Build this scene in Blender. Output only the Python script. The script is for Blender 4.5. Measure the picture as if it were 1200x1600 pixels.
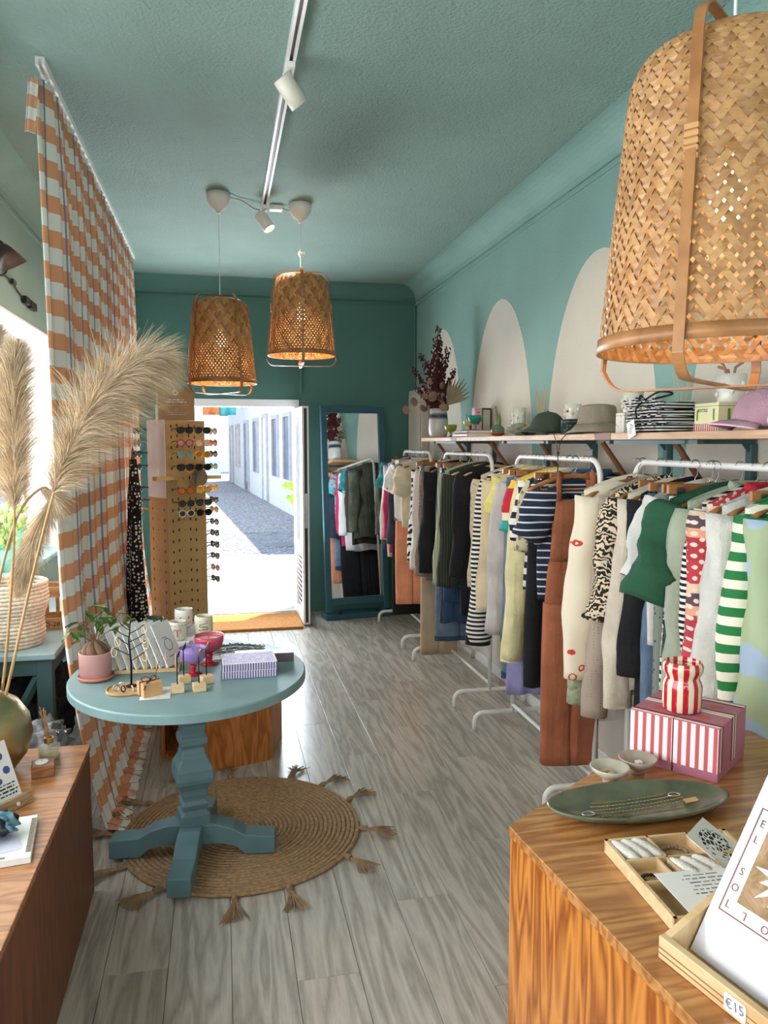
import bpy, math, random
from mathutils import Vector, Matrix, Euler
PI = math.pi
R_ = math.radians
scene = bpy.context.scene
for o in list(bpy.data.objects): bpy.data.objects.remove(o)
COL = scene.collection

# ------------------------------------------------------------------ camera, sky, sun, exposure
cam_d = bpy.data.cameras.new('camera'); cam = bpy.data.objects.new('camera', cam_d); COL.objects.link(cam)
cam.location = (0, 0, 1.6)
cam.rotation_euler = (R_(90 - 5.143), 0, -R_(11.953))
cam_d.sensor_fit = 'VERTICAL'; cam_d.sensor_height = 32.0; cam_d.lens = 1200 / 1600 * 32.0
cam_d.clip_start = 0.02; cam_d.clip_end = 200
scene.camera = cam
vs = scene.view_settings
vs.view_transform = 'Standard'; vs.look = 'None'; vs.gamma = 1; vs.use_curve_mapping = False
vs.exposure = 0.22
world = bpy.data.worlds.new('world'); scene.world = world; world.use_nodes = True
wn = world.node_tree; bg = wn.nodes['Background']
bg.inputs[0].default_value = (0.72, 0.85, 1.0, 1); bg.inputs[1].default_value = 2.2

def light(name, kind, loc, rot, energy, color=(1, 1, 1), size=None, size_y=None, spot=None):
    d = bpy.data.lights.new(name, kind); d.energy = energy; d.color = color
    if kind == 'AREA':
        d.shape = 'RECTANGLE'; d.size = size; d.size_y = size_y
    if kind == 'SUN': d.angle = R_(0.6)
    if kind in ('POINT', 'SPOT'): d.shadow_soft_size = size or 0.03
    if kind == 'SPOT': d.spot_size = spot; d.spot_blend = 0.6
    o = bpy.data.objects.new(name, d); COL.objects.link(o); o.location = loc; o.rotation_euler = rot
    return o
sun = light('sun', 'SUN', (6, 12, 9), (0, 0, 0), 11.0, (1, 0.95, 0.86))
sun.rotation_euler = Vector((-0.28, -0.33, -1.0)).to_track_quat('-Z', 'Y').to_euler()
# daylight through the shop window and doorway, plus an added light behind the camera
light('window_daylight', 'AREA', (-1.55, 2.4, 1.62), (0, R_(-90), 0), 150, (1.0, 0.98, 0.96), 1.45, 6.6)
light('added_front_daylight', 'AREA', (0.35, -2.3, 1.75), (R_(90), 0, 0), 32, (1.0, 0.97, 0.93), 2.4, 1.7)
light('door_daylight', 'AREA', (0.13, 7.5, 1.2), (R_(-112), 0, 0), 95, (0.80, 0.89, 1.0), 1.1, 1.4)

# ------------------------------------------------------------------ helpers: shapes are (verts, faces)
def srgb(c):
    f = lambda v: (v / 12.92 if v <= 0.04045 else ((v + 0.055) / 1.055) ** 2.4)
    return tuple(f(x / 255.0) for x in c[:3]) + (1.0,)
def obj(name, g, mat=None, parent=None, loc=(0, 0, 0), rot=(0, 0, 0), smooth=False, bevel=0.0, uv=None, seg=1):
    V, F = g
    me = bpy.data.meshes.new(name); me.from_pydata([tuple(v) for v in V], [], F)
    if uv:
        ul = me.uv_layers.new(name='UVMap')
        for lp in me.loops: ul.data[lp.index].uv = uv[lp.vertex_index]
    if smooth: me.polygons.foreach_set('use_smooth', [True] * len(me.polygons))
    me.validate(); me.update()
    o = bpy.data.objects.new(name, me); COL.objects.link(o)
    if mat: me.materials.append(mat)
    o.location = loc; o.rotation_euler = rot
    if parent: o.parent = parent
    if bevel:
        b = o.modifiers.new('bevel', 'BEVEL'); b.width = bevel; b.segments = seg + 1; b.limit_method = 'ANGLE'; b.angle_limit = R_(40)
    return o
def tag(o, label=None, cat=None, group=None, kind=None):
    if label: o['label'] = label
    if cat: o['category'] = cat
    if group: o['group'] = group
    if kind: o['kind'] = kind
    return o
def thing(name, label, cat, loc=(0, 0, 0), rotz=0.0, group=None, rot=None):
    o = bpy.data.objects.new(name, None); COL.objects.link(o); o.empty_display_size = 0.05
    o.location = loc; o.rotation_euler = rot if rot else (0, 0, rotz)
    return tag(o, label, cat, group)
def copy_tree(o, parent=None):
    c = o.copy(); COL.objects.link(c); c.parent = parent
    for ch in [x for x in o.children]: copy_tree(ch, c)
    return c
def xf(g, loc=(0, 0, 0), rot=(0, 0, 0), sc=(1, 1, 1)):
    M = Matrix.LocRotScale(Vector(loc), Euler(rot), Vector(sc))
    return [M @ Vector(v) for v in g[0]], g[1]
def join(*gs):
    V, F = [], []
    for v, f in gs:
        n = len(V); V += list(v); F += [tuple(i + n for i in q) for q in f]
    return V, F
def box(cx, cy, cz, sx, sy, sz):
    x, y, z = sx / 2, sy / 2, sz / 2
    V = [(cx + a * x, cy + b * y, cz + c * z) for a, b, c in ((-1, -1, -1), (1, -1, -1), (1, 1, -1), (-1, 1, -1), (-1, -1, 1), (1, -1, 1), (1, 1, 1), (-1, 1, 1))]
    return V, [(0, 3, 2, 1), (4, 5, 6, 7), (0, 1, 5, 4), (1, 2, 6, 5), (2, 3, 7, 6), (3, 0, 4, 7)]
def bb(x0, x1, y0, y1, z0, z1): return box((x0 + x1) / 2, (y0 + y1) / 2, (z0 + z1) / 2, x1 - x0, y1 - y0, z1 - z0)
def loft(loops, cap=True, close=True):
    n = len(loops[0]); V = [v for l in loops for v in l]; F = []
    for k in range(len(loops) - 1):
        for i in range(n if close else n - 1):
            j = (i + 1) % n
            F.append((k * n + i, k * n + j, (k + 1) * n + j, (k + 1) * n + i))
    if cap:
        F.append(tuple(range(n - 1, -1, -1))); F.append(tuple((len(loops) - 1) * n + i for i in range(n)))
    return V, F
def lathe(prof, n=28, cap=True):
    return loft([[(r * math.cos(2 * PI * i / n), r * math.sin(2 * PI * i / n), z) for i in range(n)] for r, z in prof], cap)
def prism(poly, z0, z1):
    return loft([[(x, y, z0) for x, y in poly], [(x, y, z1) for x, y in poly]])
def frames(path):
    P = [Vector(p) for p in path]; out = []; up = None
    for i, p in enumerate(P):
        t = (P[min(i + 1, len(P) - 1)] - P[max(i - 1, 0)]).normalized()
        if up is None:
            up = Vector((0, 0, 1)) if abs(t.z) < 0.9 else Vector((0, 1, 0))
        s = t.cross(up)
        if s.length < 1e-5: s = t.cross(Vector((1, 0, 0)))
        s.normalize(); up = s.cross(t).normalized(); out.append((p, s, up))
    return out
def tube(path, r, n=8, cap=True, ry=None):
    fr = frames(path); L = []
    for k, (p, s, u) in enumerate(fr):
        rr = r[k] if isinstance(r, (list, tuple)) else r
        r2 = rr if ry is None else (ry[k] if isinstance(ry, (list, tuple)) else ry)
        L.append([p + s * (rr * math.cos(2 * PI * i / n)) + u * (r2 * math.sin(2 * PI * i / n)) for i in range(n)])
    return loft(L, cap)
def arc(cx, cz, r, a0, a1, n, y=0.0):
    return [(cx + r * math.cos(a0 + (a1 - a0) * i / n), y, cz + r * math.sin(a0 + (a1 - a0) * i / n)) for i in range(n + 1)]
def smoothpath(P, k=6):
    P = [Vector(p) for p in P]; out = []
    for i in range(len(P) - 1):
        a = P[max(i - 1, 0)]; b = P[i]; c = P[i + 1]; d = P[min(i + 2, len(P) - 1)]
        for j in range(k):
            t = j / k
            out.append(0.5 * ((2 * b) + (c - a) * t + (2 * a - 5 * b + 4 * c - d) * t * t + (3 * b - a - 3 * c + d) * t ** 3))
    out.append(P[-1]); return out
def sphere(r=1.0, n=16, m=10, sc=(1, 1, 1), loc=(0, 0, 0)):
    pr = [(max(1e-4, math.sin(PI * k / m)) * r, -math.cos(PI * k / m) * r) for k in range(m + 1)]
    return xf(lathe(pr, n), loc, (0, 0, 0), sc)
def ring(R, r, n=24, m=8, ry=None):
    V, F = [], []
    for i in range(n):
        a = 2 * PI * i / n
        for j in range(m):
            b = 2 * PI * j / m
            q = R + r * math.cos(b); V.append((q * math.cos(a), q * math.sin(a), (ry or r) * math.sin(b)))
            F.append((i * m + j, ((i + 1) % n) * m + j, ((i + 1) % n) * m + (j + 1) % m, i * m + (j + 1) % m))
    return V, F
def grid(nu, nv, fn):
    V = [fn(i / nu, j / nv) for j in range(nv + 1) for i in range(nu + 1)]
    F = [(j * (nu + 1) + i, j * (nu + 1) + i + 1, (j + 1) * (nu + 1) + i + 1, (j + 1) * (nu + 1) + i) for j in range(nv) for i in range(nu)]
    return V, F
def rrect(w, h, r, n=4):
    P = []
    for cx, cy, a in ((w / 2 - r, h / 2 - r, 0), (-w / 2 + r, h / 2 - r, PI / 2), (-w / 2 + r, -h / 2 + r, PI), (w / 2 - r, -h / 2 + r, 1.5 * PI)):
        P += [(cx + r * math.cos(a + PI / 2 * i / n), cy + r * math.sin(a + PI / 2 * i / n)) for i in range(n + 1)]
    return P
def text(name, body, size, mat, parent, loc, rot, align='CENTER', extrude=0.0003):
    c = bpy.data.curves.new('t', 'FONT'); c.body = body; c.size = size; c.align_x = align; c.align_y = 'CENTER'; c.extrude = extrude; c.resolution_u = 2
    t = bpy.data.objects.new('t', c); COL.objects.link(t)
    dg = bpy.context.evaluated_depsgraph_get()
    me = bpy.data.meshes.new_from_object(t.evaluated_get(dg)); bpy.data.objects.remove(t)
    o = bpy.data.objects.new(name, me); COL.objects.link(o); me.materials.clear(); me.materials.append(mat)
    o.parent = parent; o.location = loc; o.rotation_euler = rot
    return o

def script_lines(parent, w, h, lines, loc, rot, mat, seed=1, fill=.55):
    """tiny lettering too small to read in the photograph: word-length dashes"""
    rr = random.Random(seed); gs = []; lh = h / lines
    for k in range(lines):
        L = w * rr.uniform(.6, 1.0); x = -L / 2; y = h / 2 - (k + .5) * lh
        while x < L / 2 - lh * .3:
            ww = min(rr.uniform(.5, 2.2) * lh, L / 2 - x); gs.append(box(x + ww / 2, y + rr.uniform(-.05, .05) * lh, 0, ww, lh * fill * rr.uniform(.5, 1), .0004)); x += ww + lh * .35
    o = obj('script_lines', join(*gs), mat, parent, loc, rot); o['kind'] = 'stuff'
    return o

# ------------------------------------------------------------------ helpers: procedural materials
MATS = {}
class NT:
    def __init__(s, name):
        s.m = bpy.data.materials.new(name); s.m.use_nodes = True; s.t = s.m.node_tree
        s.b = s.t.nodes['Principled BSDF']; s.tc = None
    def n(s, typ, **kw):
        x = s.t.nodes.new('ShaderNode' + typ)
        for k, v in kw.items():
            if k.startswith('i'):
                k = k[1:]; i = int(k) if k.isdigit() else k
                if hasattr(v, 'links') or isinstance(v, bpy.types.NodeSocket): s.t.links.new(v, x.inputs[i])
                else: x.inputs[i].default_value = v
            else: setattr(x, k, v)
        return x
    def co(s, kind='Object'):
        if not s.tc: s.tc = s.n('TexCoord')
        return s.tc.outputs[kind]
    def math(s, op, a, b=None):
        x = s.n('Math', operation=op); 
        for i, v in enumerate((a, b)):
            if v is None: continue
            if isinstance(v, bpy.types.NodeSocket): s.t.links.new(v, x.inputs[i])
            else: x.inputs[i].default_value = v
        return x.outputs[0]
    def axis(s, a, kind='Object'):
        return s.n('SeparateXYZ', i0=s.co(kind)).outputs['XYZ'.index(a)]
    def noise(s, scale, detail=3, rough=0.5, vec=None, dist=0.0):
        return s.n('TexNoise', iVector=vec if vec is not None else s.co(), iScale=scale, iDetail=detail, iRoughness=rough, iDistortion=dist).outputs['Fac']
    def mapped(s, sc, kind='Object', rot=(0, 0, 0)):
        return s.n('Mapping', i0=s.co(kind), iScale=sc, iRotation=rot).outputs[0]
    def ramp(s, fac, stops, interp='LINEAR'):
        r = s.n('ValToRGB'); s.t.links.new(fac, r.inputs[0]); cr = r.color_ramp; cr.interpolation = interp
        while len(cr.elements) < len(stops): cr.elements.new(0.5)
        for e, (p, c) in zip(cr.elements, stops): e.position = p; e.color = srgb(c) if max(c) > 1 or len(c) == 3 else c
        return r.outputs[0]
    def mix(s, fac, a, b, typ='MIX'):
        x = s.n('Mix', data_type='RGBA', blend_type=typ)
        for i, v in ((0, fac), (6, a), (7, b)):
            if isinstance(v, bpy.types.NodeSocket): s.t.links.new(v, x.inputs[i])
            elif i == 0: x.inputs[0].default_value = v
            else: x.inputs[i].default_value = srgb(v)
        return x.outputs[2]
    def bump(s, h, strength, dist=0.002):
        b = s.n('Bump', iHeight=h, iStrength=strength, iDistance=dist); s.t.links.new(b.outputs[0], s.b.inputs['Normal'])
    def out(s, col, rough=0.6, metal=0.0, **kw):
        if isinstance(col, bpy.types.NodeSocket): s.t.links.new(col, s.b.inputs['Base Color'])
        else: s.b.inputs['Base Color'].default_value = srgb(col)
        s.b.inputs['Roughness'].default_value = rough; s.b.inputs['Metallic'].default_value = metal
        for k, v in kw.items(): s.b.inputs[k.replace('_', ' ')].default_value = v
        return s.m
def cached(fn):
    def w(name, *a, **k):
        if name not in MATS: MATS[name] = fn(name, *a, **k)
        return MATS[name]
    return w
def vary(c, k): return tuple(max(0, min(255, x * k)) for x in c)
@cached
def plain(name, c, rough=0.55, metal=0.0, var=0.07, scale=6.0, bump=0.0, bscale=120.0, dist=0.002, **kw):
    t = NT(name)
    col = t.ramp(t.noise(scale, 4), [(0.25, vary(c, 1 - var)), (0.75, vary(c, 1 + var))])
    if bump: t.bump(t.noise(bscale, 3), bump, dist)
    return t.out(col, rough, metal, **kw)
@cached
def fabric(name, c, rough=0.9, var=0.06, weave=900.0, bump=0.25, c2=None):
    t = NT(name)
    big = t.ramp(t.noise(9, 4), [(0.3, vary(c, 1 - var)), (0.7, vary(c2 or c, 1 + var))])
    h = t.math('ADD', t.math('MULTIPLY', t.noise(weave / 3, 2), 0.4), t.math('MULTIPLY', t.noise(14, 3), 1.2))
    h = t.math('ADD', h, t.math('MULTIPLY', t.noise(26, 2, 0.4, t.mapped((1, 1, 0.1))), 1.5))
    t.bump(h, bump * 2.4, 0.014)
    return t.out(big, rough)
@cached
def knit(name, c, scale=130.0, bump=0.7, c2=None):
    t = NT(name)
    w1 = t.n('TexWave', iVector=t.mapped((1, 1, 1)), iScale=scale / 6, iDistortion=2.0, wave_type='BANDS', bands_direction='Z').outputs['Fac']
    w2 = t.n('TexVoronoi', iVector=t.co(), iScale=scale).outputs['Distance']
    h = t.math('ADD', w2, t.math('MULTIPLY', w1, 0.4)); t.bump(h, bump, 0.006)
    return t.out(t.ramp(h, [(0.1, vary(c, 0.78)), (0.6, c2 or vary(c, 1.08))]), 0.95)
@cached
def stripes(name, axis, period, stops, rough=0.9, kind='Object', wob=0.0, bump=0.2, shift=0.0):
    """stops: [(start fraction, colour)] repeated along an axis"""
    t = NT(name); a = t.axis(axis, kind)
    if wob: a = t.math('ADD', a, t.math('MULTIPLY', t.noise(12, 2), wob))
    f = t.math('FRACT', t.math('ADD', t.math('DIVIDE', a, period), 50.0 + shift))
    t.bump(t.noise(300, 2), bump, 0.001)
    return t.out(t.ramp(f, stops, 'CONSTANT'), rough)
@cached
def spots(name, c, cs, scale, size=0.35, soft=0.0, rough=0.9, dist=0.0, rand=1.0):
    t = NT(name)
    v = t.n('TexVoronoi', iVector=t.co(), iScale=scale, iRandomness=rand).outputs['Distance']
    if dist: v = t.math('ADD', v, t.math('MULTIPLY', t.math('SUBTRACT', t.noise(scale * 2.2, 2), 0.5), dist))
    return t.out(t.ramp(v, [(max(0, size - soft), cs), (size + 0.001, c)], 'LINEAR' if soft else 'CONSTANT'), rough)
@cached
def zebra(name, c, cs, scale=14.0, dist=6.0, thr=0.5, rough=0.9):
    t = NT(name)
    w = t.n('TexWave', iVector=t.co(), iScale=scale, iDistortion=dist, iDetail=2.0, bands_direction='DIAGONAL')
    w.inputs['Detail Scale'].default_value = 1.4
    return t.out(t.ramp(w.outputs['Fac'], [(0.0, cs), (thr, c)], 'CONSTANT'), rough)
@cached
def wood(name, c1, c2, sc=(1, 1, 1), rot=(0, 0, 0), ring=9.0, rough=0.4, dist=3.0, coat=0.0, rnd=False, fine=0.25, bump=0.05):
    t = NT(name); v = t.mapped(sc, rot=rot)
    if rnd:
        oi = t.n('ObjectInfo').outputs['Random']
        v = t.n('VectorMath', operation='ADD', i0=v, i1=t.n('CombineXYZ', i0=t.math('MULTIPLY', oi, 7.0), i1=t.math('MULTIPLY', oi, 31.0), i2=t.math('MULTIPLY', oi, 13.0)).outputs[0]).outputs[0]
    nz = t.noise(1.6, 3, 0.55, v, 0.3)
    f = t.math('FRACT', t.math('MULTIPLY', nz, ring))
    f = t.math('ABSOLUTE', t.math('SUBTRACT', t.math('MULTIPLY', f, 2.0), 1.0))
    v2 = t.n('Mapping', i0=v, iScale=(30, 30, 30)).outputs[0]
    gr = t.noise(1.3, 4, 0.6, v2)
    f2 = t.math('ADD', t.math('MULTIPLY', f, 1 - fine), t.math('MULTIPLY', gr, fine))
    col = t.ramp(f2, [(0.1, c1), (0.85, c2)])
    if rnd: col = t.mix(t.math('MULTIPLY', oi, 0.18), col, (110, 100, 88))
    t.bump(gr, bump, 0.002)
    return t.out(col, rough, Coat_Weight=coat, Coat_Roughness=0.2)
@cached
def glass(name, c=(255, 255, 255), rough=0.02, ior=1.45, thin=False):
    t = NT(name)
    m = t.out(c, rough, 0.0, Transmission_Weight=1.0, IOR=ior)
    return m
@cached
def pane_glass(name, c=(235, 245, 245), alpha=0.12):
    t = NT(name); return t.out(c, 0.03, 0.0, Alpha=alpha)
@cached
def emit(name, c, s):
    t = NT(name); t.out(c, 0.5); t.b.inputs['Emission Color'].default_value = srgb(c); t.b.inputs['Emission Strength'].default_value = s
    return t.m
@cached
def clear(name, c, rough=0.05, alpha=0.45):
    t = NT(name); return t.out(c, rough, 0.0, Alpha=alpha)

WHITE = plain('white_paint', (236, 234, 230), 0.35, var=0.02)
METAL = plain('steel', (190, 190, 192), 0.25, 1.0, var=0.03)
BLACK = plain('black_plastic', (22, 22, 24), 0.4, var=0.1)
BRASS = plain('brass', (196, 160, 92), 0.28, 1.0, var=0.05)
CARD = plain('white_card', (240, 239, 236), 0.6, var=0.02)
TEALW = plain('teal_wood_paint', (104, 140, 142), 0.5, var=0.06, scale=9, bump=0.12, bscale=30)
# ------------------------------------------------------------------ the setting
XL, XR, YB, YF, ZC, ZM = -1.14, 1.84, 7.22, -2.2, 3.06, 2.93
@cached
def wallpaint(name, c, b=0.35):
    t = NT(name)
    n1 = t.noise(70, 5, 0.6); n2 = t.noise(2.2, 3)
    t.bump(t.math('ADD', t.math('MULTIPLY', n1, 1.6), t.math('MULTIPLY', t.noise(9, 4), 1.0)), b, 0.008)
    return t.out(t.ramp(n2, [(0.3, vary(c, 0.97)), (0.7, vary(c, 1.03))]), 0.75)
TEAL = wallpaint('teal_wall_paint', (130, 166, 157))
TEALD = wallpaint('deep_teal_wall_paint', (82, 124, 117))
CEIL = wallpaint('teal_ceiling_paint', (132, 158, 148), 0.85)
CREAM = wallpaint('cream_wall_paint', (206, 198, 183), 0.25)
def struct(name, g, m, parent=None, **k):
    o = obj(name, g, m, parent, **k)
    if not parent: o['kind'] = 'structure'
    return o
floor = struct('floor', bb(XL, XR, YF, YB + .25, -0.06, -0.012), plain('floor_joint', (96, 90, 82), 0.8))
FW = wood('floor_oak', (150, 142, 130), (206, 199, 187), sc=(5.5, 0.5, 1.0), ring=7, rough=0.26, rnd=True, fine=0.5)
pw, pl, plank_cache = 0.19, 1.28, {}
for k in range(16):
    x0 = XL + 0.004 + k * pw; x1 = min(x0 + pw - 0.0016, XR - 0.002)
    if x1 - x0 < 0.03: continue
    y = YF - pl * ((k * 0.37) % 1.0)
    while y < YB:
        a, b = max(y, YF), min(y + pl - 0.0016, YB)
        if b - a > 0.05:
            key = (round(x1 - x0, 3), round(b - a, 2))
            if key not in plank_cache:
                plank_cache[key] = obj('plank', box(0, 0, -0.006, x1 - x0, b - a, 0.012), FW, floor, bevel=0.0008); p = plank_cache[key]
            else:
                p = plank_cache[key].copy(); COL.objects.link(p)
            p.location = ((x0 + x1) / 2, (a + b) / 2, 0)
        y += pl
struct('ceiling', bb(XL - .3, XR + .2, YF - .2, YB + .3, ZC, ZC + .12), CEIL)
# right wall with its painted arches
wr = struct('wall_right', bb(XR, XR + .2, YF - .2, YB + .28, -.06, ZC), TEAL)
def arch(c, hw=0.585, top=2.55, spring=1.46):
    pts = [(c - hw, 0.0)] + [(c - hw * math.cos(PI * i / 40), spring + (top - spring) * math.sin(PI * i / 40)) for i in range(41)] + [(c + hw, 0.0)]
    V = [(XR - 0.0015, y, z) for y, z in pts] + [(XR + 0.001, y, z) for y, z in pts]; n = len(pts)
    F = [tuple(range(n)), tuple(range(2 * n - 1, n - 1, -1))] + [(i, (i + 1) % n, n + (i + 1) % n, n + i) for i in range(n)]
    return V, F
for c in (6.33, 4.95, 3.58, 2.21, 0.84): obj('painted_arch', arch(c), CREAM, wr)
# left wall with shop window (opening y 1.0..5.6, z 0.86..2.32)
WY0, WY1, WZ0, WZ1 = -1.0, 5.85, 0.86, 2.33  # near end run on out of view to admit more light past the curtain
wl = struct('wall_left', join(bb(XL - .3, XL, YF - .2, WY0, -.06, ZC), bb(XL - .3, XL, WY1, YB + .28, -.06, ZC), bb(XL - .3, XL, WY0, WY1, -.06, WZ0), bb(XL - .3, XL, WY0, WY1, WZ1, ZC)), TEAL)
w1 = struct('window_1', join(bb(XL - .30, XL - .22, WY0, WY1, WZ1 - .07, WZ1), bb(XL - .30, XL - .22, WY0, WY1, WZ0, WZ0 + .07), *[bb(XL - .30, XL - .22, y - .03, y + .03, WZ0, WZ1) for y in (WY0 + .03, 0.1, 1.15, 2.2, 3.4, 4.6, WY1 - .03)]), WHITE)
obj('window_sill', bb(XL - .22, XL + .03, WY0, WY1, WZ0 - .03, WZ0 + .002), plain('pale_teal_sill', (150, 196, 196), 0.4), w1, bevel=0.006)
obj('window_lining', join(bb(XL - .22, XL + .004, WY0, WY1, WZ1 - .012, WZ1), bb(XL - .22, XL + .004, WY1 - .012, WY1, WZ0, WZ1 - .012)), plain('white_reveal', (236, 232, 228), 0.6, bump=0.2, bscale=60), w1)
for a, b in ((WY0 + .06, .07), (.13, 1.12), (1.18, 2.17), (2.23, 3.37), (3.43, 4.57), (4.63, WY1 - .06)):
    obj('pane', bb(XL - .262, XL - .256, a, b, WZ0 + .07, WZ1 - .07), pane_glass('window_glass'), w1)
# back wall with doorway x -0.46..0.72, z 0..2.0
DX0, DX1, DZ = -0.46, 0.72, 2.0
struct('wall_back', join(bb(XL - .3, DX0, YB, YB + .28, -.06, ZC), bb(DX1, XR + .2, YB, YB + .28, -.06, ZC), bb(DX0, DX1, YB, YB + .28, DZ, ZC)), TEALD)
wf = struct('wall_front', join(bb(XL - .3, -.85, YF - .2, YF, -.06, ZC), bb(1.55, XR + .2, YF - .2, YF, -.06, ZC), bb(-.85, 1.55, YF - .2, YF, -.06, .9), bb(-.85, 1.55, YF - .2, YF, 2.6, ZC)), TEAL)
w2 = struct('added_window', join(bb(-.85, 1.55, YF - .18, YF - .1, 2.53, 2.6), bb(-.85, 1.55, YF - .18, YF - .1, .9, .97), *[bb(x - .03, x + .03, YF - .18, YF - .1, .9, 2.6) for x in (-.82, .35, 1.52)]), WHITE)  # unseen window, added to let light in from behind the camera
for a, b in ((-.79, .32), (.38, 1.49)): obj('pane', bb(a, b, YF - .142, YF - .136, .97, 2.53), pane_glass('window_glass'), w2)
# cove cornice and picture rail
def cove(r=0.15, h=ZC - ZM, n=8):   # cross-section: out from the wall, height
    P = [(0.0, ZM), (0.012, ZM), (0.012, ZM + .012)]
    P += [(0.012 + (r) * (1 - math.cos(PI / 2 * i / n)), ZM + .012 + (h - .014) * math.sin(PI / 2 * i / n)) for i in range(1, n + 1)]
    return P + [(0.0, ZC - .001)]
def sweep(fn, a, b):
    P = cove(); return loft([[fn(d, z, a) for d, z in P], [fn(d, z, b) for d, z in P]])
struct('trim_1', sweep(lambda d, z, y: (XR - d, y, z), YF, YB), TEAL)
struct('trim_2', sweep(lambda d, z, y: (XL + d, y, z), YF, YB), TEAL)
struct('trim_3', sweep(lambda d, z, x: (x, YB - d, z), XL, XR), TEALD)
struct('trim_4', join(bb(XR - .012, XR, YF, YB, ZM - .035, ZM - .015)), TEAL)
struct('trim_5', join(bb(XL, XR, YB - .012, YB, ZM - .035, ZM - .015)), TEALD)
struct('trim_6', join(bb(XL, XL + .012, YF, YB, ZM - .035, ZM - .015)), TEAL)
struct('trim_7', tube([(XR - .015, YB - .015, 0), (XR - .015, YB - .015, ZM - .03)], 0.012), TEALD)
struct('trim_8', tube([(DX1 + .02, YB - .012, DZ + .06), (DX1 + .02, YB - .012, ZM - .03)], 0.012), TEALD)
struct('baseboard_right', bb(XR - .014, XR, YF, YB, 0, .07), WHITE, bevel=0.004)
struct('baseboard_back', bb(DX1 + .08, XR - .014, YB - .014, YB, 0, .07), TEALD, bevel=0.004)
# shallow pale cupboard in the far corner, below the first arch
mc = thing('meter_cupboard', 'pale shallow wall cupboard in the far corner behind the dried flowers', 'cupboard', (XR - .036, 6.95, 0))
obj('cabinet_body', bb(-.035, .029, -.235, .255, .5, 2.09), CREAM, mc, bevel=0.004)
obj('door_panel', bb(-.047, -.036, -.20, .22, .54, 2.05), CREAM, mc, bevel=0.003)
# door
d1 = thing('door_1', None, None, (0, 0, 0)); d1['kind'] = 'structure'
UPVC = plain('white_upvc', (238, 238, 240), 0.3, var=0.015)
obj('frame', join(bb(DX0, DX1, YB - .01, YB + .07, DZ - .07, DZ), bb(DX0, DX0 + .05, YB - .01, YB + .07, 0, DZ - .07), bb(DX1 - .05, DX1, YB - .01, YB + .07, 0, DZ - .07)), UPVC, d1, bevel=0.004)
obj('threshold', bb(DX0, DX1, YB, YB + .28, -.05, .012), plain('stone_sill', (205, 200, 192), 0.6, bump=0.2), d1)
def leaf(hx, sgn, ang):
    r = bpy.data.objects.new('door_leaf', None); COL.objects.link(r); r.parent = d1
    r.location = (hx, YB - .03, 0.015); r.rotation_euler = (0, 0, ang)
    L = 0.585
    obj('leaf_frame', join(bb(0, .075, -.03, .03, 0, 1.9), bb(L - .075, L, -.03, .03, 0, 1.9), bb(.075, L - .075, -.03, .03, 1.82, 1.9), bb(.075, L - .075, -.03, .03, 0, .09), bb(.075, L - .075, -.03, .03, .60, .69)), UPVC, r, bevel=0.005)
    obj('leaf_glass', bb(.075, L - .075, -.006, .006, .69, 1.82), pane_glass('window_glass'), r)
    for k in range(11):
        obj('louvre_slat', xf(box(0, 0, 0, L - .152, .006, .052), (L / 2, 0, .118 + k * .044), (R_(35), 0, 0)), UPVC, r)
    obj('seal', bb(L, L + .004, -.012, .012, .02, 1.88), BLACK, r)
    obj('lock_plate', bb(L + .003, L + .008, -.01, .01, .85, 1.15), METAL, r)
    obj('hinge', join(*[tube([(-.008, .03, z), (-.008, .03, z + .09)], .008) for z in (.2, .95, 1.68)]), UPVC, r)
leaf(DX1 - .02, 1, R_(-89)); leaf(DX0 + .02, 1, R_(-95))
# street beyond the door
struct('pavement', bb(-9, 9, YB + .28, 11.2, -.2, -.03), plain('sunlit_pale_paving', (226, 222, 214), 0.8, var=0.05, scale=3, bump=0.2, bscale=20))  # sunlit strip put into the colour: paving paler than the cobbles
@cached
def cobble(name):
    t = NT(name); v = t.n('TexVoronoi', iVector=t.mapped((1, 1, 1)), iScale=9.0, feature='DISTANCE_TO_EDGE').outputs['Distance']
    c = t.n('TexVoronoi', iVector=t.mapped((1, 1, 1)), iScale=9.0).outputs['Color']
    col = t.mix(t.ramp(v, [(0.02, (0, 0, 0)), (0.12, (255, 255, 255))]), (92, 92, 98), t.mix(0.12, (150, 152, 160), c))
    t.bump(v, 0.8, 0.03); return t.out(col, 0.7)
street = struct('street', bb(-14, 12, 11.2, 60, -.2, -.035), cobble('grey_cobbles'))
random.seed(4)
cob = obj('cobble', (lambda g: g)(lathe([(0.055, -.01), (0.052, .008), (0.035, .014)], 6)), plain('cobble_stone', (128, 130, 138), 0.7, var=0.2, scale=3), None)
tag(cob, kind='structure'); cobs = []
V, F = [], []
for j in range(26):
    for i in range(26):
        x = -.6 + i * .12 + (j % 2) * .06 + random.uniform(-.012, .012); y = 11.26 + j * .115 + random.uniform(-.012, .012)
        g = xf(([v.co[:] for v in cob.data.vertices], [tuple(p.vertices) for p in cob.data.polygons]), (x, y, -.037), (0, 0, random.random() * 6), (random.uniform(.85, 1.1), random.uniform(.75, 1), 1))
        n = len(V); V += g[0]; F += [tuple(a + n for a in f) for f in g[1]]
bpy.data.objects.remove(cob)
cs = obj('cobblestones', (V, F), plain('cobble_stone', (128, 130, 138)), street); cs['kind'] = 'stuff'
dc = obj('drain_cover', lathe([(.3, -.034), (.3, -.026), (.27, -.022)], 28), plain('iron_cover', (96, 98, 108), 0.5), street, loc=(.93, 12.3, 0))
STUCCO = plain('white_stucco', (226, 224, 220), 0.85, var=0.04, bump=0.3, bscale=20)
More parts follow.
